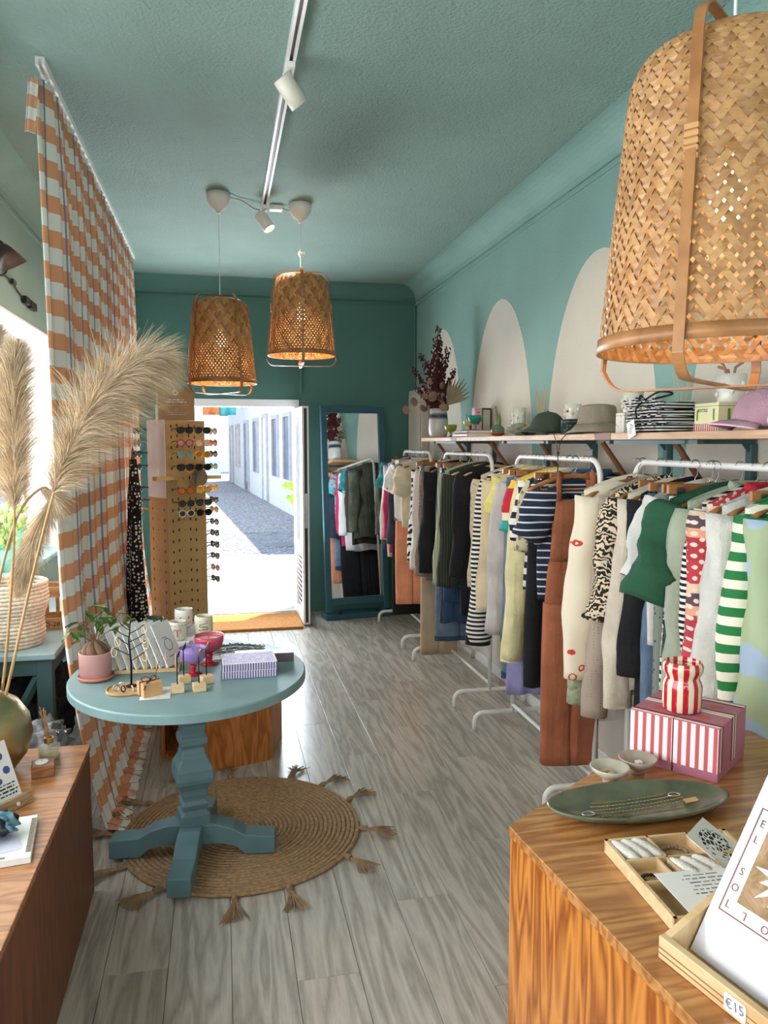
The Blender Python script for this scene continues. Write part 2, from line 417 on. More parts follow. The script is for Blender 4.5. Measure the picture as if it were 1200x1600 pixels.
STUCB = plain('pale_blue_stucco', (196, 212, 226), 0.85, var=0.04, bump=0.3, bscale=20)
STONE = plain('stone_surround', (188, 186, 190), 0.8, var=0.06)
DARKP = plain('window_dark', (92, 100, 116), 0.2)
def facade(name, label, a, b, h, m, openings, base=None, balc=False):
    ax, ay = a; bx_, by = b; L = math.hypot(bx_ - ax, by - ay)
    r = thing(name, label, 'building', (ax, ay, -.2), math.atan2(by - ay, bx_ - ax))
    obj('wall', bb(0, L, 0, 3.0, 0, h), m, r)
    obj('roof', loft([[(-.1, -.3, h), (L + .1, -.3, h), (L + .1, 3.1, h), (-.1, 3.1, h)], [(-.1, 1.3, h + .9), (L + .1, 1.3, h + .9), (L + .1, 1.6, h + .9), (-.1, 1.6, h + .9)]]), plain('terracotta_tiles', (176, 106, 80), 0.8), r)
    if base: obj('painted_base', bb(0, L, -.012, .0, 0, 1.0), base, r)
    for (x, w, z0, z1, pm) in openings:
        f = obj('window' if z0 > .3 else 'doorway', join(bb(x - .1, x, -.06, .0, z0, z1 + .1), bb(x + w, x + w + .1, -.06, .0, z0, z1 + .1), bb(x, x + w, -.06, .0, z1, z1 + .1)), STONE, r)
        obj('pane', bb(x, x + w, -.025, -.002, z0, z1), pm, f)
    return r
BLUED = plain('blue_door_paint', (64, 110, 190), 0.5)
CREAMD = plain('cream_shutter', (216, 200, 176), 0.6)
facade('street_house', 'white stuccoed house row with stone window surrounds on the right of the alley', (1.9, 12.6), (.32, 34), 3.9, STUCCO,
       [(1.2, .75, .2, 2.3, DARKP), (3.2, .8, .2, 2.3, STUCCO), (4.8, .85, .95, 2.4, DARKP), (6.7, .85, .95, 2.4, DARKP), (8.7, .85, .2, 2.5, plain('white_door', (226, 226, 228), .5)), (10.8, 1.0, .9, 2.45, DARKP), (13.4, 1.1, .2, 2.45, DARKP), (16.4, 1.1, .9, 2.4, CREAMD), (19, 1.1, .2, 2.4, CREAMD)])
for o in [x for x in bpy.data.objects if x.name == 'street_house']: o.rotation_euler.z = math.atan2(34 - 12.6, .32 - 1.9)
# the wall block must stand on the right of that line: mirror local y
for ch in [c for c in bpy.data.objects['street_house'].children_recursive if c.type == 'MESH']:
    for v in ch.data.vertices: v.co.y = -v.co.y
    ch.data.flip_normals()
facade('street_house', 'pale blue rendered house closing the left side of the alley', (-4.2, 24), (-.05, 38), 7.5, STUCB,
       [(1.5, .9, 3.6, 5.2, DARKP), (4.5, .9, 3.6, 5.2, DARKP), (7.6, 1.0, 3.6, 5.2, DARKP), (3.0, .9, .8, 2.4, DARKP), (6.2, 1.0, .8, 2.4, DARKP), (9.6, 1.1, .8, 2.4, DARKP), (10.8, 1.0, 3.6, 5.2, DARKP)], base=plain('blue_plinth', (150, 180, 214), .7))
facade('street_house', 'white house far down at the end of the alley', (-2.5, 44), (5, 44), 6.5, STUCCO, [(1.4, .9, .8, 2.3, DARKP), (3.2, .9, .2, 2.3, BLUED), (2.2, .8, 3.3, 4.8, DARKP)])
for i, (x, c, n) in enumerate(((-.30, (236, 140, 80), 'orange cloth hung out on a line above the alley'), (.25, (90, 200, 200), 'turquoise cloth hung out on a line above the alley'))):
    g = grid(10, 8, lambda u, v, x=x: (x + (u - .5) * .55, 27 + .06 * math.sin(u * 9 + v * 2), 3.75 - v * 1.2))
    o = obj('laundry_cloth', g, fabric('laundry_%d' % i, c), smooth=True); s = o.modifiers.new('s', 'SOLIDIFY'); s.thickness = .01
    tag(o, n, 'laundry', 'laundry above the alley')
pb = thing('planter', 'blue square planter standing outside beside the open door', 'planter', (1.42, 11.6, -.03))
obj('planter_box', join(prism(rrect(.42, .42, .03), 0, .62), prism(rrect(.46, .46, .03), .62, .68)), BLUED, pb)
obj('soil', prism(rrect(.4, .4, .03), .681, .69), plain('soil', (70, 54, 42), .9), pb)
LEAF = plain('bright_leaf', (160, 205, 60), .5, var=.2)
random.seed(9); V, F = [], []
for k in range(34):
    a, e, rr = random.uniform(0, 6.28), random.uniform(-.2, 1.2), random.uniform(.1, .42)
    p = Vector((rr * math.cos(a) - .12, rr * math.sin(a), .78 + rr * math.sin(e) * .8))
    lg = [(math.cos(t * 1.2566) * .09 * (1 if t % 1 == 0 else .6), math.sin(t * 1.2566) * .09 * (1 if t % 1 == 0 else .6), .01 * t) for t in (0, .5, 1, 1.5, 2, 2.5, 3, 3.5, 4, 4.5)]
    l = obj('leaf', ([Vector(q) for q in lg], [tuple(range(10))]), LEAF, pb, loc=p, rot=(random.uniform(.5, 1.5), random.uniform(-.6, .6), random.uniform(-.8, .8)))
    st = obj('stem', tube([(p.x * .3, p.y * .3, .68), (p.x * .7, p.y * .7, .68 + (p.z - .68) * .7), p], .004, 4), plain('stem_green', (110, 140, 60)), pb)
# door mat
dm = obj('door_mat', prism([(x + .26, y + 6.81) for x, y in rrect(.82, .58, .01)], .002, .022), plain('coir', (176, 118, 58), .95, var=.18, scale=60, bump=.8, bscale=400, dist=.004))
tag(dm, 'tan coir door mat lying inside the open doorway', 'mat')
# ------------------------------------------------------------------ clothes racks
RX, RZ = 1.585, 1.526      # rail axis
RACKS = [(5.73, 6.64, 'white tubular clothes rack in the far corner beside the mirror'), (4.36, 5.37, 'white tubular clothes rack holding the dark green and black tops'),
         (3.02, 3.98, 'white tubular clothes rack holding the rust brown dungarees'), (1.70, 2.74, 'white tubular clothes rack nearest the wooden counter with the striped boxes')]
for (y0, y1, lab) in RACKS:
    r = thing('clothes_rack', lab, 'clothes rack', (RX, (y0 + y1) / 2, 0), 0, 'white clothes racks along the right wall')
    h = (y1 - y0) / 2; rr = .08
    P = [(0, -h, .085), (0, -h, RZ - rr)] + [(0, -h + rr - rr * math.cos(PI / 2 * i / 6), RZ - rr + rr * math.sin(PI / 2 * i / 6)) for i in range(1, 7)]
    P += [(0, -p[1], p[2]) for p in reversed(P)]
    obj('top_frame', tube(P, .0125, 10), WHITE, r, smooth=True)
    obj('bottom_rail', tube([(0, -h, .13), (0, h, .13)], .0105, 10), WHITE, r, smooth=True)
    for s in (-1, 1):
        Q = [(-.225, 0, .0), (-.225, 0, .045)] + [(-.225 + .05 - .05 * math.cos(PI / 2 * i / 5), 0, .045 + .05 * math.sin(PI / 2 * i / 5)) for i in range(1, 6)]
        Q += [(-p[0], 0, p[2]) for p in reversed(Q)]
        obj('foot', tube([(a, s * h, c) for a, b, c in Q], .0125, 10), WHITE, r, smooth=True)

# ------------------------------------------------------------------ hangers
HW = wood('hanger_wood', (140, 86, 46), (182, 122, 70), sc=(2, 8, 8), ring=4, rough=.35)
HW2 = wood('pale_hanger_wood', (204, 168, 122), (226, 196, 152), sc=(2, 8, 8), ring=4, rough=.4)
def hook_g():
    P = [(0, 0, -.06), (0, 0, -.045), (.008, 0, -.034)] + [(.0165 * math.cos(R_(t)), 0, .0165 * math.sin(R_(t)) - .0005) for t in range(-60, 190, 25)]
    return tube([(x, y, z) for x, y, z in P], .0018, 6)
def make_hanger(clip=False, pale=False, w=.42):
    r = thing('clip_hanger' if clip else 'coat_hanger', '', 'hanger')
    m = HW2 if pale else HW
    obj('hook', hook_g(), METAL, r, smooth=True)
    if clip:
        obj('bar', box(0, 0, -.072, .34, .013, .03), m, r, bevel=.003)
        for s in (-1, 1):
            obj('clip', join(box(s * .13, -.011, -.092, .028, .003, .055), box(s * .13, .011, -.092, .028, .003, .055), box(s * .13, 0, -.072, .012, .024, .004)), METAL, r)
    else:
        P = []
        for i in range(-10, 11):
            t = i / 10; P.append((t * w / 2, -.018 * abs(t) ** 3, -.066 - .062 * (t * t * .75 + abs(t) * .25)))
        obj('shoulders', tube(P, [.008 + .003 * abs(i / 10) for i in range(-10, 11)], 8, ry=[.011 - .003 * abs(i / 10) for i in range(-10, 11)]), m, r, smooth=True)
        obj('trouser_bar', tube([(-w * .36, -.006, -.102), (-w * .36, -.006, -.124), (w * .36, -.006, -.124), (w * .36, -.006, -.102)], .0045, 6), m, r, smooth=True)
    return r
HP = {}
def hanger(y, clip, pale, label, dx=0.0, yaw=0.0):
    k = (clip, pale)
    if k not in HP:
        HP[k] = make_hanger(clip, pale); h = HP[k]
    else: h = copy_tree(HP[k])
    h.location = (RX + dx, y, RZ + .0005); h.rotation_euler = (0, 0, yaw); tag(h, label, 'hanger', 'hangers on the clothes rails')
    return h

# ------------------------------------------------------------------ garments (local z = 0 at the top of the hanger shoulders, hanging down)
def ell(n): return [(math.cos(2 * PI * i / n), math.sin(2 * PI * i / n)) for i in range(n)]
def pw_(x, p): return math.copysign(abs(x) ** p, x)
def body_g(w, L, th, rnd, flare=0.0, drop=.06, folds=3.0, amp=.016, neck=.05, n=36, m=16):
    ph = rnd.uniform(0, 6.28); ph2 = rnd.uniform(0, 6.28); loops = []
    for j in range(m + 1):
        v = j / m; hw = w / 2 * (1 + flare * v); s = min(1, v * 3.5); ht = .019 + (th / 2 - .019) * s * s * (3 - 2 * s); lp = []
        for cx, sx in ell(n):
            x = hw * pw_(cx, .7); y = ht * pw_(sx, .75); q = x / hw
            wv = amp * min(1, v * 2) * (math.sin(q * folds * 2.2 + ph) + .5 * math.sin(q * folds * 4.1 + ph2 + v * 2))
            z = -L * v - drop * (abs(q) ** 1.4) * (1 - v) ** 2
            if sx < 0: z -= neck * math.exp(-(x / .065) ** 2) * (1 - v) ** 8
            lp.append((x + .006 * math.sin(v * 7 + ph) * v, y + wv, z + (.008 * math.sin(q * 5 + ph) if j == m else 0)))
        loops.append(lp)
    return loft(loops, cap=False)
def sleeve_g(side, w, sl, sw, rnd, ang=5.0, drop=.06, taper=.35, ry=.6, n=16, m=20, back=0.0):
    a = R_(ang); ph = rnd.uniform(0, 6.28); loops = []
    for j in range(m + 1):
        t = j / m
        bend = a * (1.6 - 1.0 * t) if ang < 15 else a * (1.05 - .15 * t)
        if j == 0: px, pz = w / 2 - sw * .55, -drop - sw * .35
        else: px += math.sin(bend) * sl / m; pz -= math.cos(bend) * sl / m
        rx = sw * (1 - taper * t) * (1 + .035 * math.sin(t * 17 + ph) + .02 * math.sin(t * 31 + 2 * ph)); r2 = sw * ry * (1 - taper * .7 * t) * (1 + .2 * math.sin(t * 13 + ph * 2) + .1 * math.sin(t * 29))
        lp = []
        for cx, sx in ell(n):
            k = 1 + .09 * math.sin(3 * math.atan2(sx, cx) + t * 7 + ph)
            lp.append((side * (px + rx * cx * math.cos(bend) * k), r2 * sx * k + .008 * math.sin(t * 8 + ph) + back * t, pz + rx * cx * math.sin(bend) + (.02 * (1 - t) if cx < 0 and j == 0 else 0)))
        loops.append(lp)
    return loft(loops, cap=False)
def keep_off_wall(o, r):
    lim = XR - .012 - r.location.x
    for v in o.data.vertices: v.co.x = min(v.co.x, lim)
    return o
def thick(o, t=.0025):
    s = o.modifiers.new('cloth', 'SOLIDIFY'); s.thickness = t; s.offset = 0
    return o
GN = [0]
def garment(name, cat, label, y, m, dx=0.0, yaw=0.0, clip=False, pale=False, hl=None):
    GN[0] += 1
    top = -.092 if clip else -.040
    r = thing(name, label, cat, (RX + dx, y, RZ + top), yaw, 'garments on the clothes racks')
    hanger(y, clip, pale, hl or ('wooden %s carrying the %s' % ('clip hanger' if clip else 'hanger', ' '.join(label.split(' hanging')[0].split()[:11]))), dx, yaw)
    return r, random.Random(GN[0] * 7 + 3)
def top(label, y, m, L=.62, sl=.56, w=.42, sw=.075, ang=5, th=.055, flare=.02, name='shirt', cat='top', sm=None, collar=None, placket=False, cuff=None, hem=None, taper=.35, dx=0.0, yaw=0.0, pale=False, amp=.012, neck=.05):
    r, rnd = garment(name, cat, label, y, m, dx, yaw, pale=pale)
    thick(obj('body', body_g(w, L, th, rnd, flare, amp=amp, neck=neck), m, r, smooth=True))
    if sl:
        for s in (-1, 1):
            o = keep_off_wall(thick(obj('sleeve', sleeve_g(s, w, sl, sw, rnd, ang if s < 0 else min(ang, 4), taper=taper), sm or m, r, smooth=True)), r)
            if cuff:
                a = R_(ang); t = 1 - .05 / sl
                vs_ = [v.co.copy() for v in o.data.vertices][-16:]
                up = [v + Vector((0, 0, .05)) for v in vs_]
                lo = [v + Vector((0, 0, -.004)) for v in vs_]
                c = sum(vs_, Vector()) / 16
                f = lambda P, k: [Vector((c.x + (p.x - c.x) * k, c.y + (p.y - c.y) * k, p.z)) for p in P]
                obj('cuff', loft([f(up, 1.06), f(lo, 1.06)], cap=False), cuff, o, smooth=True)
    if collar:
        P = [(.085 * math.cos(t), .018 * math.sin(t), -.012 - (.05 if math.sin(t) < -.2 else 0) * max(0, 1 - abs(math.cos(t)))) for t in [2 * PI * i / 20 for i in range(21)]]
        obj('collar', tube(P, .009, 6, ry=.014), collar, r, smooth=True)
    if hem:
        g = body_g(w * 1.03, L, th * 1.12, rnd, flare, amp=0, neck=0)
        obj('hem_band', loft([[(x, yy, -L + .055) for x, yy, z in g[0][-36:]], [(x, yy, -L - .012) for x, yy, z in g[0][-36:]]], cap=False), hem, r, smooth=True)
    if placket:
        for k in range(5): obj('button', xf(lathe([(.006, 0), (.006, .003)], 10), (0, -th / 2 - .012, -.1 - k * (L - .15) / 4), (R_(90), 0, 0)), plain('shell_button', (220, 214, 200), .3), r)
    return r
def leg_g(cx, rx, ry, L, z0, taper, rnd, n=18, m=14):
    ph = rnd.uniform(0, 6); loops = []
    for j in range(m + 1):
        t = j / m; k = 1 - taper * t; lp = []
        for c, s in ell(n):
            lp.append((cx * (1 - .15 * taper * t) + rx * k * pw_(c, .8) + .004 * math.sin(t * 5 + ph), ry * (1 - .2 * t) * pw_(s, .7) * (1 + .15 * math.sin(2 * math.atan2(s, c) + ph)) + .006 * math.sin(t * 6 + ph + c), z0 - (L - .0) * t))
        loops.append(lp)
    return loft(loops, cap=False)
def trousers(label, y, m, L=.9, w=.36, taper=.12, name='trousers', cat='trousers', hemm=None, dx=0.0, yaw=0.0, pale=False, band=None):
    r, rnd = garment(name, cat, label, y, m, dx, yaw, clip=True, pale=pale)
    thick(obj('waistband', loft([[(w / 2 * pw_(c, .6), .013 * pw_(s, .7), 0) for c, s in ell(28)], [(w / 2 * 1.02 * pw_(c, .6), .02 * pw_(s, .7), -.045) for c, s in ell(28)]], cap=False), band or m, r, smooth=True))
    thick(obj('seat', loft([[(w / 2 * (1 + .08 * t) * pw_(c, .65), (.019 + .014 * t) * pw_(s, .7), -.045 - .2 * t) for c, s in ell(28)] for t in (0, .35, .7, 1)], cap=False), m, r, smooth=True))
    for s in (-1, 1):
        lg = thick(obj('leg', leg_g(s * w * .262, w * .27, .031, L - .23, -.23, taper, rnd), m, r, smooth=True))
        if hemm:
            vs_ = [v.co.copy() for v in lg.data.vertices][-18:]; c = sum(vs_, Vector()) / 18
            f = lambda dz, k: [Vector((c.x + (p.x - c.x) * k, c.y + (p.y - c.y) * k, p.z + dz)) for p in vs_]
            obj('hem', loft([f(.03, 1.05), f(-.002, 1.05)], cap=False), hemm, lg, smooth=True)
    return r
def skirt(label, y, m, L=.6, w=.34, flare=.25, name='skirt', cat='skirt', dx=0.0, yaw=0.0, pale=False, hem=None):
    r, rnd = garment(name, cat, label, y, m, dx, yaw, clip=True, pale=pale)
    thick(obj('waistband', loft([[(w / 2 * pw_(c, .6), .013 * pw_(s, .7), 0) for c, s in ell(28)], [(w / 2 * 1.03 * pw_(c, .6), .022 * pw_(s, .7), -.045) for c, s in ell(28)]], cap=False), m, r, smooth=True))
    thick(obj('panel', xf(body_g(w, L - .05, .06, rnd, flare, 0, 4, .014, 0), (0, 0, -.045)), m, r, smooth=True))
    return r

BK = fabric('black_cloth', (20, 20, 23), var=.2); NAVY = fabric('navy_cloth', (30, 36, 56)); OFFW = fabric('off_white_cloth', (226, 222, 216))
CRM = fabric('cream_cloth', (230, 216, 186)); DENIM = fabric('dark_denim', (44, 52, 68), c2=(58, 68, 86)); JEAN = fabric('grey_blue_denim', (96, 116, 138), c2=(116, 136, 156))
BLJ = fabric('blue_denim', (38, 62, 96), c2=(52, 78, 112)); OLIVE = fabric('olive_denim', (84, 86, 72), c2=(104, 104, 86)); PEACH = fabric('peach_twill', (238, 160, 122))
PINK = fabric('magenta_cloth', (204, 50, 96)); LAV = fabric('lavender_cloth', (156, 152, 200)); SAGE = fabric('sage_linen', (170, 178, 156)); LILAC = fabric('lilac_grey_cloth', (202, 194, 192))
def hs(name, a, b, p, fr=.5, wob=0.0, ax='Z'): return stripes(name, ax, p, [(0, a), (fr, b)], wob=wob)
W_, K_ = (236, 232, 224), (24, 24, 30)
# far rack
top('olive denim jacket hanging at the far end of the far corner rack', 6.575, OLIVE, .74, .6, name='jacket', cat='jacket', collar=OLIVE, cuff=OLIVE, th=.06)
top('brown trimmed dark jacket next to the olive denim jacket', 6.50, fabric('dark_brown_cloth', (62, 56, 50)), .8, .6, name='jacket', cat='jacket')
top('teal short sleeved top hanging on the far corner rack', 6.42, fabric('teal_cloth', (38, 128, 132)), .6, .2, ang=26, sw=.09, name='t_shirt')
top('long white shirt hanging just behind the magenta cardigan', 6.34, OFFW, .86, .62, name='shirt', placket=True)
top('magenta pink long cardigan on the far corner rack', 6.265, PINK, .8, .6, name='cardigan', cat='cardigan', w=.41)
trousers('black wide trousers hanging low on the far corner rack', 6.20, BK, 1.27, .38, 0, yaw=.05)
top('turquoise floral short sleeved blouse on the far corner rack', 6.135, spots('floral_teal', (96, 184, 186), (216, 92, 110), 26, .4, 0, dist=.4), .6, .2, ang=26, sw=.09, name='blouse')
top('dark denim jacket with buttoned cuffs on the far corner rack', 6.07, DENIM, .72, .62, name='jacket', cat='jacket', cuff=DENIM, collar=DENIM, th=.06, sw=.08)
trousers('faded blue jeans behind the peach trousers', 6.005, JEAN, .98, .36, .1, name='jeans', hemm=BLJ)
trousers('peach orange trousers clipped by the waist on the far rack', 5.945, PEACH, 1.13, .26, .02, dx=-.09, yaw=-.12, pale=True)
top('white boxy tee with big grey spots facing the aisle', 5.88, spots('white_grey_spots', (236, 234, 232), (128, 124, 122), 7, .3, 0), .5, .2, ang=30, sw=.11, w=.44, name='t_shirt', dx=-.03, yaw=-.25, collar=OFFW)
top('cream short sleeved tee at the near end of the far rack', 5.80, CRM, .55, .22, ang=22, sw=.1, w=.42, name='t_shirt', yaw=-.1)
# second rack
top('black and white zebra swirl print blouse', 5.315, zebra('zebra', (236, 234, 228), (24, 24, 28), 11.0, 7.0, .45), .8, .66, name='blouse', yaw=-.15, cuff=None)
top('plain white long sleeved blouse behind the taupe knit', 5.24, OFFW, .78, .7, name='blouse', sw=.085)
trousers('beige wide trousers reaching almost to the floor', 5.17, fabric('beige_twill', (188, 168, 142)), 1.33, .25, -.02, dx=-.09)
top('taupe brown ribbed knit cardigan on the second rack', 5.09, knit('taupe_knit', (132, 114, 104), 70), .84, .72, name='cardigan', cat='cardigan', th=.06, sw=.08)
top('plain black coat with long sleeves behind the blue jeans', 5.01, BK, .76, .68, name='coat', cat='coat', th=.07, sw=.085)
trousers('grey blue jeans with frayed hem on the second rack', 4.93, JEAN, 1.17, .31, -.04, name='jeans', hemm=fabric('frayed_denim', (60, 76, 98)), dx=-.02)
skirt('dark navy denim skirt with frayed hem on the second rack', 4.80, BLJ, 1.02, .24, .1, dx=-.05)
trousers('deep blue jeans clipped beside the olive striped shirt', 4.72, BLJ, .86, .32, .1, name='jeans', dx=-.03)
top('light olive striped shirt peeking out behind the dark green shirt', 4.645, stripes('olive_stripe', 'X', .012, [(0, (136, 146, 112)), (.5, (186, 190, 160))]), .8, .7, name='shirt', sw=.07)
top('dark green shirt with fine olive stripes on a bare wooden hanger', 4.56, stripes('green_pin', 'X', .016, [(0, (36, 42, 33)), (.72, (60, 67, 48))]), .78, .70, name='shirt', sw=.085, dx=.02, yaw=-.1, pale=True, w=.44)
top('large plain black jumper at the near end of the second rack', 4.46, BK, .95, .62, name='jumper', cat='jumper', th=.08, dx=.06, w=.44, sw=.08, pale=True)
# third rack
top('tan cable knit jumper at the far end of the third rack', 3.93, knit('tan_knit', (188, 172, 146), 50), .6, .58, name='jumper', cat='jumper', th=.065, sw=.09, w=.44)
top('thin black and white striped long top with black cuffs', 3.862, hs('bw_thin', K_, W_, .024), .88, .88, name='top', cuff=BK, hem=BK, sw=.085, taper=.2)
top('cream wool jumper between the striped top and the yellow tee', 3.795, fabric('cream_wool', (226, 208, 172)), .7, .68, name='jumper', cat='jumper', sw=.085, th=.06)
trousers('black slim trousers behind the lilac shirt', 3.735, BK, .95, .34, .15)
top('small lemon yellow tee with short sleeves', 3.68, fabric('lemon', (236, 222, 132)), .52, .18, ang=24, sw=.085, name='t_shirt')
top('lilac grey long sleeved shirt on the third rack', 3.61, LILAC, .76, .76, name='shirt', placket=True, sw=.08, w=.44)
trousers('grey blue jeans with lavender hem on the third rack', 3.545, JEAN, 1.0, .36, 0, name='jeans', hemm=BLJ, dx=-.04)
skirt('lavender skirt showing below the grey blue jeans', 3.50, LAV, 1.08, .36, .1, dx=-.02)
top('colour block tee in yellow, red and teal', 3.445, stripes('colour_block', 'Z', .36, [(0, (56, 160, 152)), (.2, (240, 226, 196)), (.3, (196, 40, 58)), (.62, (240, 196, 70))], shift=.9), .55, .24, ang=20, sw=.085, name='t_shirt')
top('pale yellow cardigan with long sleeves and ribbed body', 3.385, stripes('yellow_rib', 'X', .018, [(0, (238, 220, 140)), (.75, (206, 184, 100))]), .84, .84, sm=fabric('pale_yellow', (240, 228, 176)), name='cardigan', cat='cardigan', cuff=fabric('pale_yellow', (240, 228, 176)), sw=.075)
top('bold navy and white striped tee on the third rack', 3.325, hs('navy_bold', (28, 34, 66), W_, .058), .56, .26, ang=14, sw=.085, name='t_shirt')
top('beige floral print blouse with ruffled sleeves', 3.265, spots('beige_floral', (198, 186, 152), (128, 124, 84), 30, .36, 0, dist=.5), .7, .3, ang=12, sw=.085, name='blouse', w=.42)
skirt('long black skirt hanging beside the dungarees', 3.21, BK, .95, .38, .12, dx=-.05)
trousers('white trousers with pastel flower print', 3.155, spots('pastel_floral', (234, 228, 226), (226, 150, 140), 11, .28, 0, dist=.3), 1.1, .32, 0, dx=.0)
top('fine navy and white striped tee at the near end of the third rack', 3.10, stripes('navy_fine', 'Z', .032, [(0, (32, 40, 62)), (.78, (214, 218, 222))]), .58, .24, ang=30, sw=.1, w=.46, name='t_shirt', yaw=-.12, collar=fabric('blue_rib', (62, 92, 130)), pale=True)
# rust dungarees
RUST = fabric('rust_twill', (160, 92, 62), c2=(172, 102, 70))
r, rnd = garment('dungarees', 'dungarees', 'rust brown dungarees hanging at the near end of the third rack', 3.055, RUST, -.10, -.12)
thick(obj('bib', loft([[((.095 + .03 * t) * pw_(c, .5), .014 * pw_(s, .7) - .006, -.13 - .27 * t) for c, s in ell(24)] for t in (0, .4, .8, 1)], cap=False), RUST, r, smooth=True))
for s in (-1, 1):
    obj('strap', tube([(s * .085, -.018, -.135), (s * .088, -.02, -.06), (s * .08, -.012, -.008), (s * .075, .012, -.012), (s * .085, .03, -.16), (s * .1, .02, -.38)], .014, 6, ry=.003), RUST, r, smooth=True)
obj('waistband', loft([[((.125 + .005 * t) * pw_(c, .5), .026 * pw_(s, .7), -.395 - .04 * t) for c, s in ell(24)] for t in (0, 1)], cap=False), RUST, r, smooth=True)
thick(obj('seat', loft([[((.13 + .012 * t) * pw_(c, .55), (.026 + .012 * t) * pw_(s, .7), -.43 - .16 * t) for c, s in ell(24)] for t in (0, .5, 1)], cap=False), RUST, r, smooth=True))
for s in (-1, 1): thick(obj('leg', leg_g(s * .072, .074, .05, .72, -.58, -.06, rnd), RUST, r, smooth=True))
r.scale = (.86, 1, 1)
# nearest rack
top('sage green cable knit long cardigan', 2.685, knit('sage_knit', (146, 152, 122), 46), .8, .8, name='cardigan', cat='cardigan', sw=.085, th=.07, w=.43)
t_ = NT('doodles'); v_ = t_.n('TexVoronoi', iVector=t_.mapped((1, .03, 1)), iScale=15.0).outputs
rg = t_.math('LESS_THAN', t_.math('ABSOLUTE', t_.math('SUBTRACT', t_.math('ADD', v_['Distance'], t_.math('MULTIPLY', t_.noise(40, 1), .25)), .3)), .045)
MATS['doodles'] = t_.out(t_.mix(rg, (236, 222, 196), t_.mix(t_.math('GREATER_THAN', t_.n('SeparateXYZ', i0=v_['Color']).outputs[0], .7), (206, 66, 48), (44, 36, 66))), .9)
top('cream jumper with red and navy hand drawn doodles', 2.625, MATS['doodles'], .7, .68, name='jumper', cat='jumper', sw=.085, th=.06, dx=-.06)
top('taupe open mesh knit jumper with long sleeves', 2.565, spots('mesh_knit', (172, 156, 140), (120, 104, 92), 90, .3, .2, rand=.2), .83, .82, name='jumper', cat='jumper', sw=.08, w=.40, dx=.0)
top('black and cream paisley print blouse with wide sleeves', 2.505, zebra('paisley', (226, 206, 172), (34, 26, 30), 24.0, 12.0, .55), .55, .44, name='blouse', sw=.085, taper=-.2)
trousers('rust elasticated trousers clipped behind the cream shirt', 2.455, fabric('rust_crepe', (142, 66, 44)), .8, .30, 0, dx=.02)
top('long plain cream shirt behind the black shirt', 2.40, fabric('cream_linen', (222, 208, 188)), .74, .72, name='shirt', cuff=fabric('cream_linen', (222, 208, 188)), dx=-.01)
top('plain black shirt behind the blue jeans on the near rack', 2.35, BK, .98, .6, name='shirt', sw=.075, w=.40)
trousers('blue jeans on the near rack beside the black shirt', 2.305, fabric('mid_denim', (86, 106, 132), c2=(104, 124, 148)), .95, .34, .1, name='jeans', dx=-.03)
top('plain white short sleeved tee just behind the green tee', 2.255, OFFW, .56, .26, ang=24, sw=.1, name='t_shirt', w=.42)
trousers('grey green trousers printed with small navy dots', 2.21, spots('dot_trousers', (128, 136, 124), (44, 50, 74), 42, .22), .78, .34, .02, dx=-.04)
skirt('black and white striped skirt clipped by its waist', 2.165, hs('bw_skirt', K_, W_, .027), .72, .32, .15, dx=-.05)
top('dark forest green short sleeved sweatshirt', 2.105, fabric('forest_green', (36, 84, 58)), .55, .30, ang=22, sw=.12, w=.46, name='t_shirt', th=.07, taper=.1, dx=-.01, yaw=-.06)
top('pale sage linen shirt with long sleeves', 2.045, SAGE, .66, .64, name='shirt', collar=SAGE, placket=True, sw=.09, w=.45)
top('narrow black and white striped top behind the fair isle cardigan', 1.995, hs('bw_narrow', K_, W_, .018), .7, .62, name='top', sw=.075)
t_ = NT('fair_isle'); zz = t_.axis('Z')
band = t_.ramp(t_.math('FRACT', t_.math('ADD', t_.math('DIVIDE', zz, .22), 20.)), [(0, (176, 54, 66)), (.3, (222, 160, 130)), (.42, (92, 72, 80)), (.58, (226, 196, 170)), (.7, (190, 60, 72))], 'CONSTANT')
dia = t_.n('TexWave', iVector=t_.mapped((1, 1, 1), rot=(0, R_(45), 0)), iScale=14.0, bands_direction='X').outputs['Fac']
dib = t_.n('TexWave', iVector=t_.mapped((1, 1, 1), rot=(0, R_(-45), 0)), iScale=14.0, bands_direction='X').outputs['Fac']
MATS['fair_isle'] = t_.out(t_.mix(t_.math('GREATER_THAN', t_.math('MULTIPLY', dia, dib), .42), band, (232, 208, 190)), .95)
top('red and pink fair isle patterned cardigan', 1.945, MATS['fair_isle'], .68, .62, name='cardigan', cat='cardigan', collar=fabric('red_rib', (190, 36, 54)), sw=.085, dx=-.02)
top('white linen shirt with long sleeves on the near rack', 1.89, fabric('white_linen', (220, 218, 210)), .68, .66, name='shirt', sw=.095, w=.44, placket=True)
trousers('black trousers clipped by the waist behind the green striped top', 1.845, BK, .7, .32, 0)
top('green and white striped long sleeved top', 1.80, hs('green_stripe', (38, 122, 64), (238, 232, 212), .05), .66, .66, name='top', sw=.075, w=.43)
top('pale green blouse with soft blue cloud print', 1.745, spots('cloud_print', (170, 186, 148), (166, 186, 206), 8.5, .50, .06, dist=.25), .72, .66, name='blouse', sw=.11, w=.46, th=.09, dx=.04, yaw=.05)
